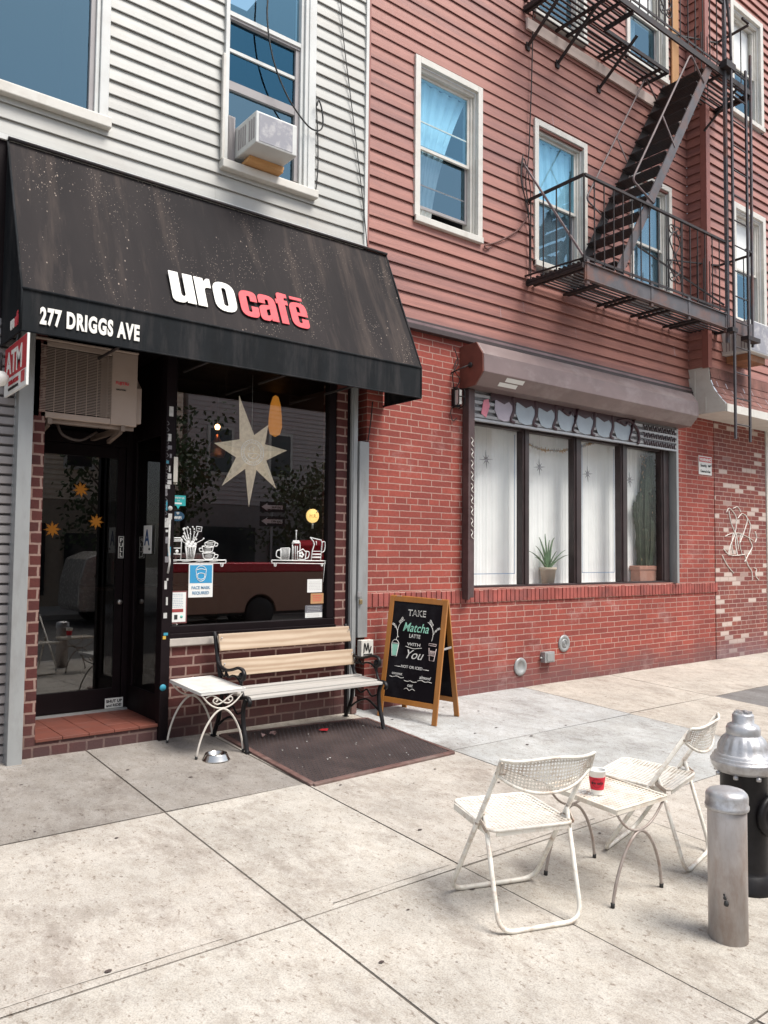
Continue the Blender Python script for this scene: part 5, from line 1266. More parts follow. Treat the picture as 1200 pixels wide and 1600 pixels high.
t = thing('wifi_sticker', 'dark blue oval WiFi sticker under the teal bubble in the cafe window', 'sticker', (2.825,GY,1.9))
s = MB(); s.prism([(2.83+.062*math.cos(a*math.pi/12),1.893+.043*math.sin(a*math.pi/12)) for a in range(24)], (0,GY,0), UX, UZ, (0,-1,0), .003); s.build('oval', M('navy sticker', (.012,.06,.11), .5), t)
text('WiFi', .036, m_white, t, (2.83,GY-.004,1.868), UX, UZ, 'lettering', bold=.015, align='CENTER')
s = MB()
for r_ in (.008,.015,.022): s.tube(arc((2.83,GY-.005,1.903), r_, 50, 130, 8, UX, UZ), .0022, 5)
s.build('wave_symbol', m_white, t)
# white line drawings: shelf with carton, flower pot and cups ; shelf with mug, press, pot and jug
dr = MB(); m_draw = M('white window paint', (.80,.80,.78), .6)
def dw(pts, r_=.0045, sm=False, mb=None):
    P_ = [Vector((a, GY-.002, b)) for a, b in pts]; (mb or dr).tube(smooth_path(P_, 5) if sm else P_, r_, 5)
t = thing('window_drawing', 'white line drawing of shelf, milk carton, flower pot and cups, left on cafe window', 'window drawing', (3.0,GY,1.5))
z = 1.50
dw([(2.705,z+.01),(3.30,z+.012)], .006); dw([(2.705,z-.018),(3.30,z-.015)], .004); dw([(2.705,z-.02),(2.705,z+.012)],.004); dw([(3.30,z-.018),(3.30,z+.012)],.004)
for x in (2.73, 3.25): dw([(x,z-.018),(x+.005,z-.045),(x+.02,z-.045),(x+.022,z-.018)], .004)
for q in range(4): dw([(2.75+q*.13,z-.004),(2.83+q*.13,z+.004)], .002)
dw([(2.765,z+.015),(2.775,z+.175),(2.775,z+.205),(2.865,z+.205),(2.87,z+.175),(2.868,z+.015)], .005); dw([(2.775,z+.175),(2.87,z+.178)]); dw([(2.78,z+.19),(2.865,z+.192)],.003); dw([(2.785,z+.02),(2.795,z+.17)],.003); dw([(2.79,z+.115),(2.868,z+.115)]); dw([(2.785,z+.065),(2.868,z+.062)])
dr.lathe([(0,-.0),(.016,0),(.014,.002),(0,.002)], (2.83,GY-.003,z+.088), 10, Matrix.Rotation(R(90),3,'X'))
r2 = random.Random(3)
dw([(2.925,z+.015),(2.910,z+.13)],.005); dw([(2.985,z+.015),(3.005,z+.13)],.005); dw([(2.905,z+.13),(3.01,z+.13)],.006)
for q in range(5): dw([(2.930+q*.012,z+.02),(2.922+q*.017,z+.125)], .003)
for q in range(26):
    a = R(r2.uniform(20,160)); l_ = r2.uniform(.05,.165); x, zz = 2.958+l_*.85*math.cos(a), z+.14+l_*math.sin(a)
    if q < 15: dw([(2.958+.03*math.cos(a),z+.15),(x,zz)], .0028)
    dw([(x,zz),(x+.012*math.cos(a+.6),zz+.014)], .0062)
for q in range(7): x = 2.92+q*.013; dr.lathe([(0,0),(.017,0),(.012,.003),(0,.004)], (x,GY-.003,z+.15+.02*math.sin(q*2.1)), 9, Matrix.Rotation(R(90),3,'X'))
dw([(3.005,z+.27),(3.01,z+.31),(3.06,z+.305),(3.055,z+.265),(3.005,z+.27)],.004); dw([(3.02,z+.29),(3.045,z+.287)],.003); dw([(3.025,z+.26),(3.0,z+.20)],.003)
for k_, (xa, za, sc_, tl) in enumerate(((3.13,z+.015,1,0),(3.12,z+.075,.9,.15),(3.14,z+.125,.85,-.25))):
    w_ = .06*sc_; h = .06*sc_
    dw([(xa-w_,za+h+tl*.05),(xa-w_*.8,za+h*.3),(xa-w_*.4,za+.004),(xa+w_*.4,za+.004),(xa+w_*.8,za+h*.3),(xa+w_,za+h)], .0042, True)
    dw([(xa-w_,za+h+tl*.05),(xa,za+h*1.18),(xa+w_,za+h),(xa,za+h*.85),(xa-w_,za+h+tl*.05)], .003, True); dw([(xa-w_*1.0,za+h*.8),(xa-w_*1.5,za+h*.7),(xa-w_*1.3,za+h*.25),(xa-w_*.75,za+h*.3)] if k_ % 2 else [(xa+w_*1.0,za+h*.8),(xa+w_*1.5,za+h*.7),(xa+w_*1.3,za+h*.25),(xa+w_*.75,za+h*.3)], .004, True)
    for q in range(3): dw([(xa-w_*.6,za+h*(.25+.2*q)),(xa+w_*.6,za+h*(.25+.2*q))], .002)
dr.build('line_work', m_draw, t)
dr = MB(); t = thing('window_drawing', 'white line drawing of shelf, mug, press and jug, right on cafe window', 'window drawing', (4.1,GY,1.5))
dw([(3.775,z+.012),(4.385,z+.006)], .006); dw([(3.775,z-.015),(4.385,z-.022)], .004); dw([(3.775,z-.018),(3.775,z+.012)],.004); dw([(4.38,z-.022),(4.38,z+.008)],.004)
for x in (3.80, 4.33): dw([(x,z-.018),(x+.005,z-.045),(x+.02,z-.045),(x+.022,z-.018)], .004)
dw([(3.875,z+.015),(3.87,z+.125)],.005); dw([(3.96,z+.015),(3.97,z+.125)],.005); dw([(3.87,z+.125),(3.97,z+.128)],.005)
for q in range(6): dw([(3.885+q*.013,z+.02),(3.883+q*.014,z+.12)], .003)
dw([(3.87,z+.11),(3.83,z+.10),(3.825,z+.05),(3.875,z+.03)],.005,True)
dw([(4.0,z+.015),(4.0,z+.17)],.004); dw([(4.085,z+.015),(4.085,z+.17)],.004); dw([(4.04,z+.2),(4.04,z+.29)],.004); dw([(4.0,z+.17),(4.01,z+.195),(4.07,z+.195),(4.085,z+.17)],.009); dw([(4.01,z+.18),(4.075,z+.18)],.010)
for q in range(3): dw([(4.015+q*.02,z+.02),(4.015+q*.02,z+.15)],.003)
dr.lathe([(0,-.01),(.012,0),(0,.01)], (4.04,GY-.003,z+.295), 8)
dw([(4.06,z+.02),(4.055,z+.09),(4.12,z+.12),(4.155,z+.09),(4.145,z+.02),(4.06,z+.02)],.006); dw([(4.15,z+.1),(4.19,z+.09),(4.18,z+.04),(4.145,z+.03)],.005,True)
for a in range(5): dr.lathe([(0,0),(.014,0),(.01,.003),(0,.004)], (4.10+.02*math.cos(a*1.26),GY-.003,z+.065+.02*math.sin(a*1.26)), 8, Matrix.Rotation(R(90),3,'X'))
dw([(4.215,z+.015),(4.225,z+.10),(4.25,z+.17),(4.235,z+.20),(4.20,z+.235)],.005); dw([(4.20,z+.235),(4.25,z+.225),(4.33,z+.21),(4.34,z+.18),(4.325,z+.015)],.005); dw([(4.335,z+.19),(4.375,z+.19),(4.37,z+.11),(4.335,z+.09)],.005,True)
for q in range(3): dw([(4.225,z+.04+q*.03),(4.325,z+.04+q*.03)],.008 if q < 2 else .004)
for q in range(2): dw([(4.245+q*.03,z+.16),(4.24+q*.03,z+.20)],.004)
dw([(4.375,z+.0),(4.36,z-.20)], .002)
dr.build('line_work', m_draw, t)
# round logo decal at eye level
t = thing('logo_decal', 'round white line logo decal on the cafe window in front of the paper star', 'window decal', (3.55,GY,2.51))
s = MB()
for r_ in (.118,.090): s.tube(arc((3.55,GY-.002,2.512), r_, 0, 360, 40, UX, UZ)[:-1], .0028, 5, closed=True)
s.tube(smooth_path([(3.505,GY-.002,2.492),(3.525,GY-.002,2.462),(3.585,GY-.002,2.462),(3.605,GY-.002,2.502),(3.495,GY-.002,2.502)]), .0025, 5)
s.tube(smooth_path([(3.525,GY-.002,2.522),(3.515,GY-.002,2.552),(3.545,GY-.002,2.567)]), .002, 5); s.tube(smooth_path([(3.565,GY-.002,2.522),(3.555,GY-.002,2.547),(3.575,GY-.002,2.567)]), .002, 5)
for q in range(30): a = R(q*12); s.bar((3.55+.097*math.cos(a),GY-.002,2.512+.097*math.sin(a)),(3.55+.110*math.cos(a),GY-.002,2.512+.110*math.sin(a)), .002,.004)
s.build('logo_lines', m_draw, t)

# ------------------------------------------------------------------ door stickers
m_orng = M('orange paper', (.62,.23,.015), .7, var=.08)
def flake(x, z, r_, y, label, rot=0):
    pts = []
    for k_ in range(8):
        a = R(45*k_+rot)
        for da, rr_ in ((-.34,.36),(-.20,.72),(-.10,.62),(0,1.0),(.10,.62),(.20,.72)): pts.append((x+r_*rr_*math.cos(a+da), z+r_*rr_*math.sin(a+da)))
    s = MB(); s.prism(pts, (0,y,0), UX, UZ, (0,-1,0), .003)
    single(s, 'paper_snowflake', m_orng, label, 'snowflake', 'orange paper snowflakes on the cafe door')
flake(2.24,2.135,.078,DY+.018,'orange paper snowflake on the cafe door, topmost of the three',8)
flake(2.385,1.85,.074,DY+.018,'orange paper snowflake on the cafe door nearest the pull sign',-4)
flake(2.005,1.77,.078,DY+.018,'orange paper snowflake on the cafe door, lowest and furthest from the pull sign',3)
t = thing('pull_sign', 'black vertical PULL sign with white border on the cafe door stile', 'sign', (2.625,DY,1.62))
s = MB(); s.box(2.585,2.64,DY-.003,DY+.004,1.515,1.725); s.build('plate', m_btext, t)
s = MB()
for a,b,c_,d_ in ((2.588,2.592,1.52,1.72),(2.633,2.637,1.52,1.72),(2.592,2.633,1.52,1.524),(2.592,2.633,1.716,1.72)): s.box(a,b,DY-.005,DY-.0031,c_,d_)
s.build('border', m_wtext, t)
for i, chh in enumerate('PULL'): text(chh, .052, m_wtext, t, (2.6125,DY-.004,1.668-i*.045), UX, UZ, 'lettering', bold=.02, align='CENTER')
t = thing('door_sticker', 'white sticker with bold black words low on the cafe door', 'sticker', (2.6,DY,.19))
s = MB(); s.box(2.50,2.665,DY-.013,DY-.011,.155,.245); s.build('sheet', m_paper, t)
text('SHUT UP', .036, m_btext, t, (2.582,DY-.014,.205), UX, UZ, 'lettering', bold=.03, align='CENTER'); text('and RIDE!', .034, m_btext, t, (2.582,DY-.014,.168), UX, UZ, 'lettering', bold=.025, align='CENTER')
SXF = 2.698
t = thing('grade_card', 'white card with a blue letter A beside the cafe door', 'sign', (SXF,.42,1.69))
s = MB(); s.box(2.694,2.698,.28,.46,1.565,1.815); s.build('card', m_paper, t)
text('A', .20, M('dark blue letter', (.02,.06,.16), .6), t, (2.6935,.435,1.64), (0,-1,0), UZ, 'lettering', bold=.015, xs=.85)
s = MB(); s.box(2.690,2.6935,.30,.33,1.595,1.615); s.build('print', m_btext, t)
# stickers crowding the black post
post_st = MB(); r3 = random.Random(11)
y_ = -.037
kinds = []
for i in range(46):
    z = r3.uniform(.75,2.75); h = r3.uniform(.02,.085); w_ = r3.uniform(.012,.042); x = 2.68+r3.uniform(0,.06-w_*.9)
    kinds.append((x, min(x+w_,2.752), z, z+h, r3.choice('wwwwgyb')))
sg_ = thing('post_stickers', 'column of small torn stickers and tags on the black post beside the cafe door', 'stickers', (2.715,-.035,1.5))
pal = {'w': M('dirty white sticker', (.45,.44,.42), .6, var=.2, scale=40), 'g': M('grey sticker', (.17,.16,.17), .6, var=.3, scale=40), 'y': M('yellow sticker', (.50,.32,.05), .6), 'b': M('blue sticker', (.03,.25,.35), .6)}
used_ = []; k_ = 0
for x0_, x1_, z0_, z1_, c_ in kinds:
    if any(not (z1_ < b or z0_ > a) for b, a in used_): continue
    used_.append((z0_, z1_)); s = MB(); s.box(x0_,x1_,-.038,-.0355,z0_,z1_); s.build('sticker', pal[c_], sg_)
s = MB(); s.box(2.712,2.745,-.0385,-.0355,1.86,1.91); s.tube([(2.728,-.037,1.86),(2.722,-.037,1.62),(2.735,-.037,1.5),(2.72,-.037,1.40)], .010, 6, flat=.3); s.lathe([(0,0),(.02,0),(.02,.002),(0,.002)], (2.728,-.036,1.955), 16, Matrix.Rotation(R(90),3,'X')); s.build('tag', pal['w'], sg_)
s = MB()
for i in range(16):
    z = 2.7-i*.055; s.tube(smooth_path([(2.683,-.038,z),(2.70,-.038,z-.02),(2.685,-.038,z-.035)],4), .0022, 5)
s.build('marker_tag', pal['g'], sg_)
s = MB(); s.lathe([(0,0),(.028,0),(.028,.003),(0,.003)], (2.70,-.036,.44), 16, Matrix.Rotation(R(90),3,'X')); s.build('round_sticker', pal['b'], sg_)
# white intercom / menu holder at the left of the glass
t = thing('menu_holder', 'slim white plastic box fixed at the left edge of the cafe window', 'box', (2.78,.0,2.28))
s = MB(); s.box(2.735,2.79,-.035,.03,2.18,2.40); s.box(2.705,2.80,-.01,.03,2.165,2.175); s.build('body', M('ivory plastic', (.55,.52,.45), .5), t, bevel=.004)

# ------------------------------------------------------------------ things hanging inside the cafe
def star_mat():
    m, t, b, co = base_mat('paper star', .8); b.inputs['Base Color'].default_value = (.62,.52,.40,1)
    b.inputs['Transmission Weight'].default_value = 0; c = mixc(t, ramp(t, noise(t, co, 25, 4), .3, .7), (.68,.58,.45), (.50,.41,.31)); t.links.new(c, b.inputs['Base Color']); t.links.new(c, b.inputs['Emission Color']); b.inputs['Emission Strength'].default_value = .26; return m
m_star = star_mat()
sc0 = Vector((3.675, .29, 2.545))
tips = [(105,.56),(172,.40),(228,.46),(268,.53),(310,.44),(8,.40),(58,.34)]
st_ = thing('star_lantern', 'large cream pointed paper star lantern hanging inside the cafe window', 'lantern', sc0)
N_ = len(tips)
for i, (a, l_) in enumerate(tips):
    a0 = (tips[i-1][0] if i else tips[-1][0]-360); 
    an = tips[(i+1)%N_][0]
    def mid(p, q):
        d = ((q-p+180) % 360)-180; return p+d/2
    m0, m1 = mid(tips[i][0], tips[i-1][0]), mid(tips[i][0], tips[(i+1)%N_][0])
    P_ = lambda ang, r_: Vector((sc0.x+r_*math.cos(R(ang)), sc0.y, sc0.z+r_*math.sin(R(ang))))
    tip = P_(a, l_); b0_, b1_ = P_(m0, .175), P_(m1, .175); cf = sc0+Vector((0,-.10,0)); cbk = sc0+Vector((0,.10,0))
    s = MB(); s.add([cf, b0_, tip, b1_, cbk], [(0,1,2),(0,2,3),(4,2,1),(4,3,2)]); s.build('point', m_star, st_)
s = MB(); s.tube([(3.675,.29,2.6),(3.675,.29,3.55)], .003, 5); s.build('cord', m_grey_post, st_)
def glow(name, col, s_, k=1):
    return emit(name, col, s_)
t = thing('pendant_lamp', 'tall egg shaped amber pendant lamp glowing inside the cafe', 'lamp', (4.9,2.2,2.9))
def pr_at(px, py, Y):
    X_ = (px-600)/F; Z_ = (800-py)/F; d = rt*X_+up*Z_+fw; k_ = (Y+6.458)/d.y; return Vector((0,-6.458,1.6))+d*k_
c = Vector((4.345, 1.0, 3.05))
s = MB(); s.lathe([(.0,.25),(.03,.23),(.055,.15),(.07,.02),(.075,-.10),(.055,-.18),(.0,-.21)], c, 24); s.build('shade', emit('amber shade glow', (.75,.28,.04), .30), t)
s = MB(); s.tube([c+Vector((0,0,.27)), (c.x,c.y,3.6)], .004, 5); s.build('cord', m_btext, t)
t = thing('pendant_lamp', 'small copper pendant lamp with lit bulb left of the star inside the cafe', 'lamp', (3.6,1.0,2.8))
c = Vector((3.66, 1.0, 2.66))
s = MB(); s.lathe([(.07,-.10),(.09,-.06),(.08,.03),(.03,.09),(.015,.14)], c, 24); s.build('shade', M('copper', (.55,.18,.08), .3, metal=.8), t)
s = MB(); s.lathe([(.0,.03),(.02,.02),(.03,.0),(.02,-.03),(0,-.035)], c+Vector((0,0,.22)), 12); s.build('bulb', emit('warm bulb', (1,.55,.25), 4), t)
s = MB(); s.tube([c+Vector((0,0,.14)), (c.x,c.y,3.6)], .004, 5); s.build('cord', m_btext, t)
s = MB(); s.lathe([(0,-.012),(.068,-.012),(.068,.012),(0,.012)], (4.245,.075,1.948), 28, Matrix.Rotation(R(90),3,'X')); 
t = thing('round_light_sign', 'round glowing yellow light at the right side of the cafe window', 'light', (4.245,.075,1.95)); s.build('disc', emit('yellow glow', (.95,.62,.22), .75), t)
s = MB(); s.tube([(4.245,.075,1.88),(4.245,.075,1.82)], .012, 8); s.tube([(4.28,.06,1.98),(4.30,.06,2.0)], .006, 6); s.build('stem', m_grey_post, t)
text('H.R.', .05, M('tan letters', (.55,.35,.12), .6), t, (4.245,.062,1.93), UX, UZ, 'lettering', bold=.01, align='CENTER', ext=.0005)
t = thing('ceiling_spotlight', 'small lit spotlight on the cafe ceiling', 'lamp', (3.3,1.2,3.5))
q_ = Vector((3.45,.9,3.40)); s = MB(); s.tube([q_, q_+Vector((-.06,-.02,-.03))], .02, 10); s.build('lens', emit('spot lens', (1,.8,.6), 3), t); s = MB(); s.tube([q_+Vector((.06,.02,.03)), q_], .025, 10); s.tube([q_+Vector((.03,0,.02)), q_+Vector((.03,0,.2))], .006, 6); s.build('housing', m_iron_blk, t)
# counter and shelves deep in the room
ct = thing('cafe_counter', 'dark wooden counter barely visible inside the cafe', 'counter', (4.0,3.4,.05))
s = MB(); s.box(3.2,4.79,3.2,3.7,.05,1.10); s.build('front', M('dark counter wood', (.05,.025,.018), .5, var=.3), ct); s = MB(); s.box(3.15,4.79,3.12,3.75,1.10,1.14); s.build('worktop', M('counter top', (.12,.07,.05), .4), ct)

# ------------------------------------------------------------------ plants and ornaments in the shop window
m_terra = M('terracotta pot', (.33,.15,.10), .8, var=.15, dirt=(.45,.35,.3), dirt_amt=.4)
m_aloe = M('aloe leaf', (.07,.13,.06), .5, var=.2, scale=10)
al = thing('aloe_plant', 'spiky aloe plant in a small pale pot on the shop window sill', 'plant', (7.93,.21,1.19))
s = MB(); s.lathe([(.075,0),(.10,.20),(.112,.205),(.112,.235),(.10,.235),(.095,.22),(0,.22)], (7.93,.21,1.19), 24); s.build('pot', M('pale clay pot', (.42,.36,.28), .8), al)
r4 = random.Random(5)
for i, (dx, dz, l_) in enumerate(((-.40,.28,1),(-.22,.36,1),(-.14,.50,1),(.02,.56,1),(.08,.46,1),(.22,.50,1),(.30,.30,1),(.44,.22,1),(.18,.12,1),(-.24,.18,1),(-.02,.34,1),(.12,.28,1))):
    p0 = Vector((7.93+dx*.06,.21,1.41)); dy = r4.uniform(-.07,.07)
    pts = [p0, p0+Vector((dx*.3,dy*.5,dz*.42)), p0+Vector((dx*.62,dy*.9,dz*.70)), p0+Vector((dx*.85,dy,dz*.80))]
    s = MB(); sp_ = smooth_path(pts, 5); s.tube(sp_, [.020*(1-j/len(sp_))+.002 for j in range(len(sp_))], 7, flat=.5); s.build('leaf', m_aloe, al)
ca_ = thing('cactus_plant', 'tall dark branching cactus in a wide terracotta planter at the right of the shop window', 'plant', (10.13,.26,1.19))
s = MB(); s.box(9.86,10.34,.15,.31,1.19,1.40); s.box(9.84,10.36,.14,.32,1.38,1.44); s.build('planter', m_terra, ca_, bevel=.008)
m_cac = M('dusty dark cactus', (.018,.032,.014), .7, var=.35, scale=18, dirt=(.09,.065,.04), dirt_amt=.4, dscale=9)
def cac(pts, r_):
    sp_ = smooth_path([Vector(p) for p in pts], 7); n = len(sp_)
    s = MB()
    # ribbed columns
    base = MB(); base.tube(sp_, [r_*(.9+.12*math.sin(j*1.3))*(1 if j < n-2 else .6) for j in range(n)], 14)
    vs_ = base.v
    out = []
    for idx, v_ in enumerate(vs_):
        j, k_ = divmod(idx, 14); c_ = sp_[j]; vv = Vector(v_)-c_; out.append(c_+vv*(1.16 if k_ % 2 else .84)+Vector((-.02,-.03,0)))
    s.add(out, base.f); s.build('stem', m_cac, ca_)
cac([(10.03,.27,1.42),(10.00,.27,1.8),(9.99,.27,2.2),(10.02,.27,2.5)], .05)
cac([(10.13,.27,1.42),(10.12,.27,1.9),(10.13,.26,2.5),(10.17,.26,3.0)], .065)
cac([(10.23,.27,1.42),(10.30,.27,1.7),(10.36,.27,2.1),(10.34,.27,2.6)], .06)
cac([(10.18,.24,1.42),(10.22,.23,1.75),(10.23,.23,2.15)], .05)
cac([(10.08,.22,1.42),(10.07,.22,1.7),(10.07,.22,2.0)], .045)
cac([(10.00,.27,2.0),(9.93,.26,2.08),(9.90,.26,2.25),(9.90,.26,2.36)], .04)
cac([(10.32,.27,2.3),(10.2,.27,2.5),(10.2,.27,2.9)], .045)
cac([(10.17,.25,2.5),(10.26,.25,2.65),(10.26,.25,3.05)], .05)
s = MB()
for i in range(90):
    x = r4.uniform(9.98,10.38); z_ = r4.uniform(1.45,3.05); s.lathe([(0,-.02),(.012,0),(0,.025)], (x,.20+r4.uniform(0,.04),z_), 4)
s.build('dead_spine', M('dry brown tips', (.20,.13,.07), .8), ca_)
m_orn = M('grey metal ornament', (.22,.22,.23), .5, metal=.3)
for i, (x, z_, lab) in enumerate(((6.78,2.72,'thin grey star ornament in the leftmost shop window pane'),(7.74,2.70,'thin grey star ornament in the second shop window pane, under the garland'),(8.72,2.68,'thin grey star ornament in the third shop window pane'),(9.68,2.66,'thin grey star ornament in the pane with the cactus'))):
    s = MB(); yy = .19
    for k_ in range(4):
        a = R(45*k_+5); l_ = .115 if k_ % 2 == 0 else .07
        for sg2 in (1,-1): s.tube([(x,yy,z_),(x+sg2*l_*.5*math.cos(a),yy,z_+sg2*l_*.5*math.sin(a)),(x+sg2*l_*math.cos(a),yy,z_+sg2*l_*math.sin(a))], [.010,.006,.001], 5)
    s.tube([(x,yy,z_),(x,yy,3.3)], .001, 4)
    single(s, 'star_ornament', m_orn, lab, 'ornament', 'thin star ornaments hanging in the shop window')
gd = thing('tinsel_garland', 'gold and silver tinsel garland draped across the top of the middle shop window panes', 'garland', (8.3,.2,3.0))
s = MB(); s2 = MB(); path = [(7.40,3.13),(7.5,3.02),(7.75,2.95),(8.0,2.94),(8.25,2.96),(8.45,3.0),(8.6,3.04),(8.8,3.10),(8.95,3.14)]
pth = smooth_path([(a,.24,b) for a, b in path], 12)
for j, p_ in enumerate(pth):
    for q in range(7):
        d_ = Vector((r4.gauss(0,1), r4.gauss(0,1), r4.gauss(0,1))).normalized()*r4.uniform(.02,.045)
        (s if (j//9) % 2 else s2).tube([p_, p_+d_], [.005,.001], 4)
s.tube(pth, .006, 5); s.build('gold_tinsel', M('gold tinsel', (.45,.26,.08), .35, metal=.5), gd); s2.build('silver_tinsel', M('silver tinsel', (.35,.33,.30), .3, metal=.6), gd)

# ------------------------------------------------------------------ fittings on the brick wall
ws = thing('warning_sign', 'small white sign with red warning strip on the brick wall right of the shop window', 'sign', (11.35,0,2.98))
s = MB(); s.box(11.175,11.545,-.006,-.001,2.835,3.12); s.build('plate', m_paper, ws)
s = MB(); s.box(11.19,11.53,-.0085,-.006,3.03,3.105); s.build('red_strip', m_red, ws)
text('WARNING', .066, m_white, ws, (11.36,-.009,3.043), UX, UZ, 'lettering', bold=.02, align='CENTER'); text('Security', .062, m_btext, ws, (11.31,-.007,2.955), UX, UZ, 'lettering', bold=.01, align='CENTER', xs=.85); text('Cameras In Use', .055, m_btext, ws, (11.36,-.007,2.87), UX, UZ, 'lettering', bold=.01, align='CENTER', xs=.8)
s = MB(); s.box(11.44,11.50,-.0085,-.006,2.96,2.99); s.lathe([(0,0),(.014,0),(.014,.002),(0,.002)],(11.52,-.006,2.985),10,Matrix.Rotation(R(90),3,'X')); s.build('camera_symbol', m_btext, ws)
def vent(x, z_, lab, open_):
    t = thing('round_vent', lab, 'vent', (x,0,z_), group='round metal vents low on the brick wall')
    s = MB(); s.lathe([(.062,0),(.105,0),(.108,.006),(.104,.016),(.090,.020),(.066,.022),(.060,.012)], (x,0,z_), 36, Matrix.Rotation(R(90),3,'X')); s.build('flange', m_grey_post, t)
    s = MB()
    if open_: s.lathe([(0,.003),(.064,.003),(.064,.004),(0,.004)], (x,0,z_), 24, Matrix.Rotation(R(90),3,'X')); s.build('opening', M('reddish hole', (.13,.03,.025), .9), t)
    else:
        s.lathe([(0,.012),(.062,.012),(.060,.018),(0,.02)], (x,0,z_), 24, Matrix.Rotation(R(90),3,'X'))
        for r_ in (.015,.03,.045): s.tube(arc((x,-.021,z_), r_, 0, 360, 24, UX, UZ)[:-1], .004, 5, closed=True)
        s.build('grille', m_grey_post, t)
vent(7.17,.25,'grey round vent ring with open reddish middle, lower of the two on the brick wall',True)
vent(7.98,.475,'grey round vent with closed grille, upper right of the two on the brick wall',False)
t = thing('outlet_box', 'grey weatherproof outlet box between the two round vents on the brick wall', 'electrical box', (7.63,0,.33))
s = MB(); s.box(7.54,7.72,-.075,0,.27,.40); s.build('body', m_grey_post, t, bevel=.006); s = MB(); s.box(7.57,7.70,-.085,-.076,.285,.385); s.build('cover', m_grey_post, t, bevel=.004); s = MB(); s.tube([(7.50,-.03,.33),(7.54,-.03,.33)], .012, 8); s.build('conduit', m_grey_post, t)
t = thing('electrical_box', 'white graffitied electrical box on the brick wall just above the bench armrest', 'electrical box', (4.80,-.08,.63))
s = MB(); s.box(4.71,4.86,-.13,-.062,.55,.72); s.build('body', m_trim, t, bevel=.005)
s = MB(); s.tube(smooth_path([(4.74,-.133,.60),(4.75,-.133,.69),(4.775,-.133,.62),(4.79,-.133,.69),(4.81,-.133,.60),(4.83,-.133,.66)]), .006, 5); s.tube([(4.735,-.133,.58),(4.84,-.133,.58)], .006, 5); s.build('marker_scrawl', m_btext, t)
t = thing('padlock', 'small brass padlock on the grey guide box beside the cafe window', 'padlock', (4.73,-.08,1.15))
s = MB(); s.box(4.722,4.752,-.085,-.066,1.075,1.12); s.build('body', M('brass', (.5,.38,.2), .3, metal=.8), t, bevel=.003); s = MB(); s.tube(round_path([(4.728,-.075,1.115),(4.728,-.075,1.16),(4.746,-.075,1.16),(4.746,-.075,1.115)], .008), .003, 6); s.box(4.70,4.735,-.078,-.062,1.15,1.20); s.build('shackle', m_silver2, t)
t = thing('wall_lamp', 'small caged black wall lamp with tangled wires left of the shutter housing', 'lamp', (6.05,-.03,3.32))
s = MB(); s.box(6.03,6.13,-.04,0,3.24,3.44); s.build('backplate', m_iron_blk, t); s = MB(); s.box(6.045,6.085,-.11,-.042,3.26,3.42); s.build('lens', M('milky lens', (.5,.48,.45), .3), t)
s = MB(); s.tube(round_path([(6.02,-.03,3.45),(6.02,-.13,3.43),(6.02,-.13,3.25),(6.02,-.03,3.22)],.03), .007, 6); s.tube(round_path([(6.11,-.03,3.45),(6.11,-.13,3.43),(6.11,-.13,3.25),(6.11,-.03,3.22)],.03), .007, 6); s.tube([(6.02,-.13,3.34),(6.11,-.13,3.34)], .007, 6); s.build('cage', m_iron_blk, t)
t2 = MB(); t2.tube(smooth_path([(6.05,-.02,3.44),(6.02,-.03,3.6),(6.1,-.03,3.75),(6.04,-.03,3.90)]), .006, 5); t2.tube(smooth_path([(6.06,-.02,3.44),(6.12,-.04,3.55),(6.04,-.03,3.66),(6.10,-.02,3.8)]), .005, 5); t2.tube(smooth_path([(6.04,-.02,3.24),(6.0,-.02,3.18),(6.03,-.02,3.08),(6.1,-.02,3.12)]), .005, 5); t2.build('wire', m_btext, t)
# graffiti on the patched wall (white paint lines)
s = MB(); r5 = random.Random(21)
def gr(pts, r_=.012): s.tube(smooth_path([(a,-.016,b) for a, b in pts], 6), r_, 5, flat=.4)
gr([(11.95,2.28),(12.05,2.35),(12.25,2.20),(12.2,1.95),(12.05,1.75),(12.0,1.6)]); gr([(12.02,2.30),(12.1,2.1),(12.25,1.9),(12.3,1.7)]); gr([(12.3,2.2),(12.45,2.28),(12.6,2.2),(12.5,2.0),(12.35,1.8)])
gr([(12.55,2.25),(12.7,2.1),(12.65,1.9),(12.75,1.75),(12.6,1.6),(12.5,1.5)]); gr([(11.9,1.9),(12.1,1.95),(12.4,1.95),(12.8,1.85)]); gr([(11.85,1.7),(12.0,1.62),(12.2,1.6),(12.5,1.62)]); gr([(12.15,1.95),(12.1,1.8),(12.15,1.62)]); gr([(12.25,1.95),(12.22,1.8),(12.28,1.6)]); gr([(12.4,1.95),(12.35,1.8),(12.42,1.62)])
gr([(12.5,1.62),(12.6,1.45),(12.72,1.35),(12.75,1.2)]); gr([(12.8,1.4),(12.88,1.38),(12.85,1.28),(12.95,1.2)]); gr([(11.8,1.6),(11.95,1.45),(12.15,1.32)]); gr([(12.85,2.0),(12.9,1.9),(12.85,1.82)]); gr([(12.15,2.35),(12.3,2.38),(12.4,2.3)])
tag(s.build('graffiti_tag', m_wtext), 'white looping graffiti painted on the patched brick wall at the right', 'graffiti')
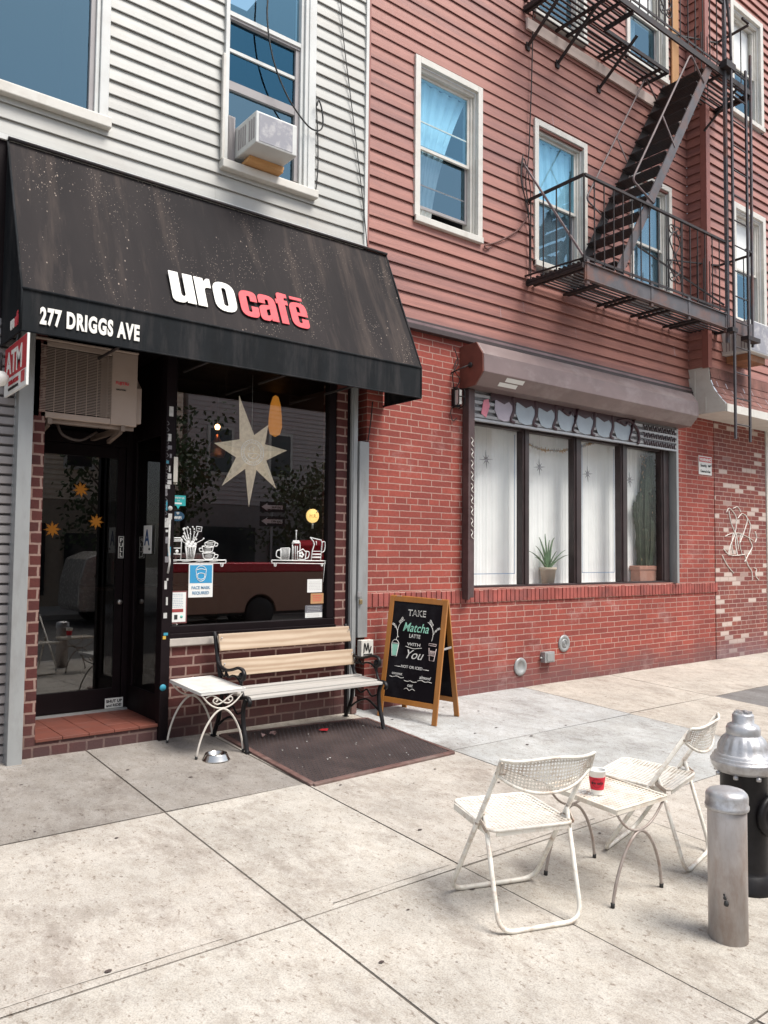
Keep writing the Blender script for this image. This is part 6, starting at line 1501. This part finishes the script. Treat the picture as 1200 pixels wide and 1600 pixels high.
# ------------------------------------------------------------------ loose cables
def cable(pts, label, r_=.006, y=-.03, mat=m_btext):
    s = MB(); s.tube(smooth_path([Vector((p[0], p[2] if len(p) > 2 else y, p[1])) for p in pts], 8), r_, 6)
    return single(s, 'cable', mat, label, 'cable')
cable([(3.50,7.4),(3.55,6.95),(3.55,6.6),(3.62,6.25),(3.78,5.95),(4.0,5.75),(4.13,5.73),(4.19,5.80),(4.18,5.95),(4.14,6.04),(4.12,5.98)], 'black cable looping across the white siding window with the air conditioner', .008, -.09)
cable([(4.06,7.4),(4.10,6.6),(4.16,5.9),(4.18,5.5),(4.17,5.25),(4.14,5.09),(4.10,5.10)], 'thin black cable hanging down just right of the window with the air conditioner', .006)
cable([(4.40,7.6),(4.46,6.9),(4.56,6.3),(4.66,5.7),(4.74,5.2),(4.80,4.76)], 'thin black cable slanting down the white siding to the building corner', .005)
cable([(7.36,8.6),(7.33,7.6),(7.30,7.0),(7.27,6.5),(7.22,6.2),(7.26,5.9),(7.29,5.5),(7.28,5.0)], 'dark cable running down the red siding beside the fire escape', .008, -.04, m_iron)
cable([(7.16,6.5),(7.12,6.3),(7.14,6.1),(7.25,5.9),(7.30,6.0),(7.26,6.25),(7.17,6.45),(7.13,6.2),(7.2,5.95),(7.27,5.7)], 'tangled coil of dark cable where the fire escape rail meets the wall', .007, -.05, m_iron)
cable([(7.26,5.75),(7.1,5.55),(6.9,5.4),(6.7,5.28),(6.52,5.20),(6.55,5.17),(6.62,5.21)], 'twisted cable sagging to the corner of the red building window', .010, -.035, M('reddish cable', (.14,.06,.05), .7))
cable([(4.90,3.15),(4.88,2.95),(4.84,2.7),(4.80,2.5)], 'short black cable hanging from the right end of the awning', .006, -.02)
# ------------------------------------------------------------------ litter on the mat and pavement
s = MB(); s.add([(4.02+.05*math.cos(a)*(.8+.4*math.sin(3*a)),-.52+.035*math.sin(a),gz(-.52)+.030+.004*math.sin(5*a)) for a in [k_*math.pi/6 for k_ in range(12)]], [tuple(range(12))])
single(s, 'red_scrap', m_red, 'flat red scrap of litter on the dark mat under the bench', 'litter')
s = MB(); r6 = random.Random(2)
for k_ in range(7):
    a = Vector((3.42+r6.uniform(0,.14), -.42+r6.uniform(-.03,.03), gz(-.42)+.025)); b_ = [a+Vector((r6.uniform(-.04,.04), r6.uniform(-.03,.03), r6.uniform(0,.03))) for _ in range(3)]
    s.add([a]+b_, [(0,1,2,3)])
single(s, 'crumpled_wrapper', M('dirty wrapper', (.35,.22,.2), .5), 'crumpled dirty wrapper on the mat below the bench', 'litter')
s = MB()
for k_ in range(26):
    x = r6.uniform(3.25,4.55); y = r6.uniform(-1.5,-.25); q = r6.uniform(.004,.013); z_ = gz(y)+.019
    s.add([(x,y,z_),(x+q,y+q*.3,z_+.003),(x+q*.7,y+q,z_+.001),(x-q*.3,y+q*.8,z_+.004)], [(0,1,2,3)])
o = s.build('litter_crumbs', m_paper); o['kind'] = 'stuff'; o['label'] = 'tiny pale crumbs of litter scattered over the dark mat'; o['category'] = 'litter'
s = MB()
for k_ in range(70):
    x = r6.uniform(-1.0,9.0); y = -.1-4.8*r6.random()**1.6
    if 3.1 < x < 4.7 and y > -1.7: continue
    q = r6.uniform(.008,.022); n = 7; ph = r6.uniform(0,6)
    s.add([(x+q*math.cos(a+ph)*r6.uniform(.6,1), y+q*.6*math.sin(a+ph), gz(y)+.0035) for a in [j*2*math.pi/n for j in range(n)]], [tuple(range(n))])
o = s.build('gum_spots', M('dark gum', (.07,.05,.045), .9)); o['kind'] = 'stuff'; o['label'] = 'dark flattened gum spots scattered on the pavement'; o['category'] = 'gum spots'

# ------------------------------------------------------------------ across the street: what the glass reflects
def car(name, label, cx, cy, col, L_=4.7, H_=1.72, low=None, suv=True):
    t = thing(name, label, 'car', (cx, cy, RZ))
    mc = M(name+' paint', col, .25, metal=.3, var=.03); z0 = RZ
    if suv: prof = [(-2.3,.35),(-2.32,.75),(-2.25,1.0),(-1.25,1.08),(-.6,1.62),(-.3,1.70),(1.7,1.72),(2.15,1.55),(2.3,1.05),(2.34,.5),(2.25,.35)]; prof = [(-a,b) for a,b in prof[::-1]]; prof = [(a,b*1.12 if b > .8 else b) for a,b in prof]
    else: prof = [(-2.5,.38),(-2.55,.8),(-2.45,1.02),(-1.2,1.10),(-.6,1.62),(-.4,1.66),(.75,1.66),(.85,1.14),(2.55,1.14),(2.6,.5),(2.5,.38)]
    s = MB(); W_ = .88
    def arch(x): return [(x+.40*math.cos(a),.36+.40*math.sin(a)) for a in [math.pi*k_/10 for k_ in range(10,-1,-1)]]
    bot = [( 2.2,.35)] + arch(1.45)[::-1] + arch(-1.45)[::-1]
    lowp = prof + bot
    s.prism(lowp, (cx,cy-W_,z0), (1,0,0), (0,0,1), (0,1,0), 2*W_); s.build('body', mc, t, bevel=.04)
    if low:
        s = MB(); s.box(cx-2.3,cx+2.3,cy+W_,cy+W_+.006,z0+.70,z0+.92); s.build('side_stripe', M(name+' lower paint', low, .35), t)
    s = MB()
    g_ = [(-1.0,1.12),(-.5,1.55),(.35,1.6),(.35,1.12)], [(.42,1.12),(.42,1.6),(1.6,1.6),(1.95,1.12)]
    if suv: g_ = tuple([(-a,b*1.12) for a,b in q_] for q_ in g_)
    g_ = tuple(g_)
    for p_ in (g_ if suv else (g_[0],)): s.prism(p_, (cx,cy+W_,z0), (1,0,0), (0,0,1), (0,1,0), .006)
    s.build('side_window', M('dark car glass', (.015,.015,.018), .08), t)
    for x in (-1.45, 1.45):
        for y in (-W_+.1, W_-.02):
            s = MB(); s.lathe([(.2,-.1),(.33,-.1),(.35,-.06),(.35,.06),(.33,.1),(.2,.1)], (cx+x,cy+y,z0+.35), 28, Matrix.Rotation(R(90),3,'X')); wl = s.build('wheel', m_btext, t)
            s = MB(); s.lathe([(0,-.11),(.06,-.11),(.20,-.09),(.22,-.11),(.22,.11),(.0,.11)], (cx+x,cy+y,z0+.35), 10, Matrix.Rotation(R(90),3,'X'), smooth=False); s.build('rim', m_silver2, wl)
    s = MB(); s.box(cx+2.25,cx+2.37,cy+W_-.25,cy+W_-.02,z0+.75,z0+.95); s.build('tail_light', m_red, t)
    return t
car('silver_suv', 'silver sport utility car parked across the street, seen reflected in the cafe door', 8.75, -13.6, (.55,.52,.48))
t = thing('red_pickup', 'red and tan pickup truck across the street, seen reflected in the cafe window', 'truck', (11.0,-12.0,RZ))
mr_ = M('truck red paint', (.55,.02,.04), .25, var=.03); mtan = M('truck tan paint', (.42,.24,.17), .4, var=.05)
s = MB(); yb0, yb1 = -13.1, -11.35
s.box(7.2, 12.1, yb0, yb1, RZ+1.44, RZ+1.66); s.prism([(12.12,1.44),(12.12,2.15),(12.3,2.3),(13.6,2.3),(14.2,1.66),(15.6,1.58),(15.75,1.44)], (0,yb0,RZ), (1,0,0), (0,0,1), (0,1,0), yb1-yb0); s.build('upper_body', mr_, t, bevel=.03)
ar = lambda cx_: [(cx_+.46*math.cos(a),.42+.46*math.sin(a)) for a in [math.pi*k_/10 for k_ in range(10,-1,-1)]]
s = MB(); s.prism([(7.2,1.437),(7.15,.5),(7.3,.42)]+ar(10.1)+ar(14.5)+[(15.7,.42),(15.8,1.437)], (0,yb0,RZ), (1,0,0), (0,0,1), (0,1,0), yb1-yb0-.01); s.build('lower_body', mtan, t, bevel=.02)
s = MB(); s.box(7.25,15.6,yb0+.05,yb1-.1,RZ+.35,RZ+.62); s.build('chassis', m_btext, t)
s = MB(); s.prism([(12.35,1.68),(12.4,2.2),(13.5,2.2),(13.95,1.68)], (0,yb1,RZ), (1,0,0), (0,0,1), (0,1,0), .006); s.build('side_window', m_btext, t)
for x in (10.1, 14.5):
    s = MB(); s.lathe([(.2,-.12),(.38,-.12),(.40,-.07),(.40,.07),(.38,.12),(.2,.12)], (x,yb1-.14,RZ+.40), 28, Matrix.Rotation(R(90),3,'X')); wl = s.build('wheel', m_btext, t)
    s = MB(); s.lathe([(0,-.11),(.06,-.11),(.20,-.09),(.22,-.11),(.22,.11),(.0,.11)], (x,yb1-.14,RZ+.40), 10, Matrix.Rotation(R(90),3,'X'), smooth=False); s.build('rim', m_silver2, wl)
def far_house(name, label, x0, x1, h, col, win=True):
    t = thing(name, label, 'building', ((x0+x1)/2, -18.5, RZ)); s = MB(); z = RZ; s.box(x0,x1,-27,-18.5,RZ,RZ+3.6)
    s.build('ground_floor', M(name+' base', sc(col,.5), .8), t)
    s = MB(); n = int((h-3.6)/.16)
    for i in range(n): za = RZ+3.6+i*.16; s.add([(x0,-18.5,za+.16),(x0,-18.47,za),(x1,-18.47,za),(x1,-18.5,za+.16),(x0,-18.5,za),(x1,-18.5,za)], [(0,1,2,3),(1,4,5,2)])
    s.box(x0,x1,-27,-18.51,RZ+3.6,RZ+h); s.build('siding', M(name+' siding', col, .7, var=.08), t)
    s = MB(); s.box(x0-.1,x1+.1,-27,-18.2,RZ+h,RZ+h+.4); s.build('cornice', m_trim, t)
    k_ = x0+1.2
    while k_ < x1-1.2:
        for zz in (4.6,7.6):
            if zz+1.8 > h: continue
            s = MB(); s.box(k_-.5,k_+.5,-18.46,-18.40,RZ+zz,RZ+zz+1.7); wn = s.build('window', m_trim, t)
            s = MB(); s.box(k_-.4,k_+.4,-18.40,-18.39,RZ+zz+.1,RZ+zz+1.6); s.build('pane', M('far pane', (.03,.035,.04), .1) if 'far pane' not in bpy.data.materials else bpy.data.materials['far pane'], wn)
        k_ += 2.4
    s = MB(); s.box(x0+.6,x0+2.6,-18.44,-18.40,RZ+.5,RZ+2.8); s.box(x0+3.2,x0+4.2,-18.44,-18.40,RZ+.1,RZ+2.5); s.build('shop_glass', bpy.data.materials.get('far pane') or m_btext, t)
    return t
far_house('tan_house', 'tan sided house across the street, seen only reflected in the glass', 4.5, 11.0, 9.6, (.78,.64,.50))
far_house('grey_house', 'low grey sided house across the street, seen only reflected in the glass', 11.2, 17.5, 8.2, (.52,.46,.44))
far_house('brown_house', 'brown brick coloured house across the street, seen only reflected in the glass', 17.7, 26, 8.4, (.22,.13,.10))
far_house('cream_house', 'cream sided house across the street, seen only reflected in the glass', -4, 4.3, 9.4, (.48,.44,.38))
def street_tree(label, x, y, h, seed):
    t = thing('street_tree', label, 'tree', (x,y,RZ)); r_ = random.Random(seed); s = MB()
    s.tube(smooth_path([(x,y,RZ),(x+.08,y,RZ+1.5),(x-.05,y,RZ+3),(x+.1,y,RZ+h*.75)]), [.16-.006*k_ for k_ in range(19)], 8)
    for k_ in range(7):
        a = r_.uniform(0,6.28); z = RZ+h*(.35+.07*k_); s.tube([(x,y,z),(x+.7*math.cos(a),y+.7*math.sin(a),z+.6),(x+1.3*math.cos(a),y+1.3*math.sin(a),z+1.3)], [.06,.04,.015], 6)
    s.build('trunk', M('bark', (.10,.07,.05), .9), t); s = MB()
    for k_ in range(60):
        c = Vector((r_.gauss(0,.8), r_.gauss(0,.8), r_.gauss(0,.9))); c = Vector((x,y,RZ+h*.68))+c
        for _ in range(45):
            p_ = c+Vector((r_.gauss(0,.28), r_.gauss(0,.28), r_.gauss(0,.22))); a = Vector((r_.gauss(0,1),r_.gauss(0,1),r_.gauss(0,1))).normalized()*.09; b_ = a.orthogonal().normalized()*.05
            s.add([p_-a, p_+b_, p_+a, p_-b_], [(0,1,2,3)])
    s.build('crown', M('street tree leaves', (.05,.08,.03), .7, var=.4, scale=5), t)
street_tree('leafy street tree across the road, seen reflected left of the paper star', 8.6, -15.4, 5.6, 3)
street_tree('leafy street tree across the road, seen reflected at the right of the cafe window', 14.6, -15.4, 5.0, 8)
sp_ = thing('one_way_sign', 'pole with one way arrow signs across the street, seen reflected in the cafe window', 'street sign', (12.6,-15.2,RZ))
s = MB(); s.tube([(12.6,-15.2,RZ),(12.6,-15.2,RZ+3.6)], .04, 8); s.build('pole', m_grey_post, sp_)
for zz in (2.75, 3.2):
    s = MB(); s.box(12.15,13.05,-15.15,-15.13,RZ+zz,RZ+zz+.32); s.build('plate', m_btext, sp_)
    s = MB(); s.prism([(12.95,zz+.10),(12.95,zz+.22),(12.4,zz+.22),(12.4,zz+.28),(12.2,zz+.16),(12.4,zz+.04),(12.4,zz+.10)], (0,-15.128,RZ), UX, UZ, (0,1,0), .004); s.build('arrow', m_white, sp_)
    text('ONE WAY', .09, m_btext, sp_, (12.92,-15.12,RZ+zz+.125), (-1,0,0), UZ, 'lettering', bold=.02, xs=.9)
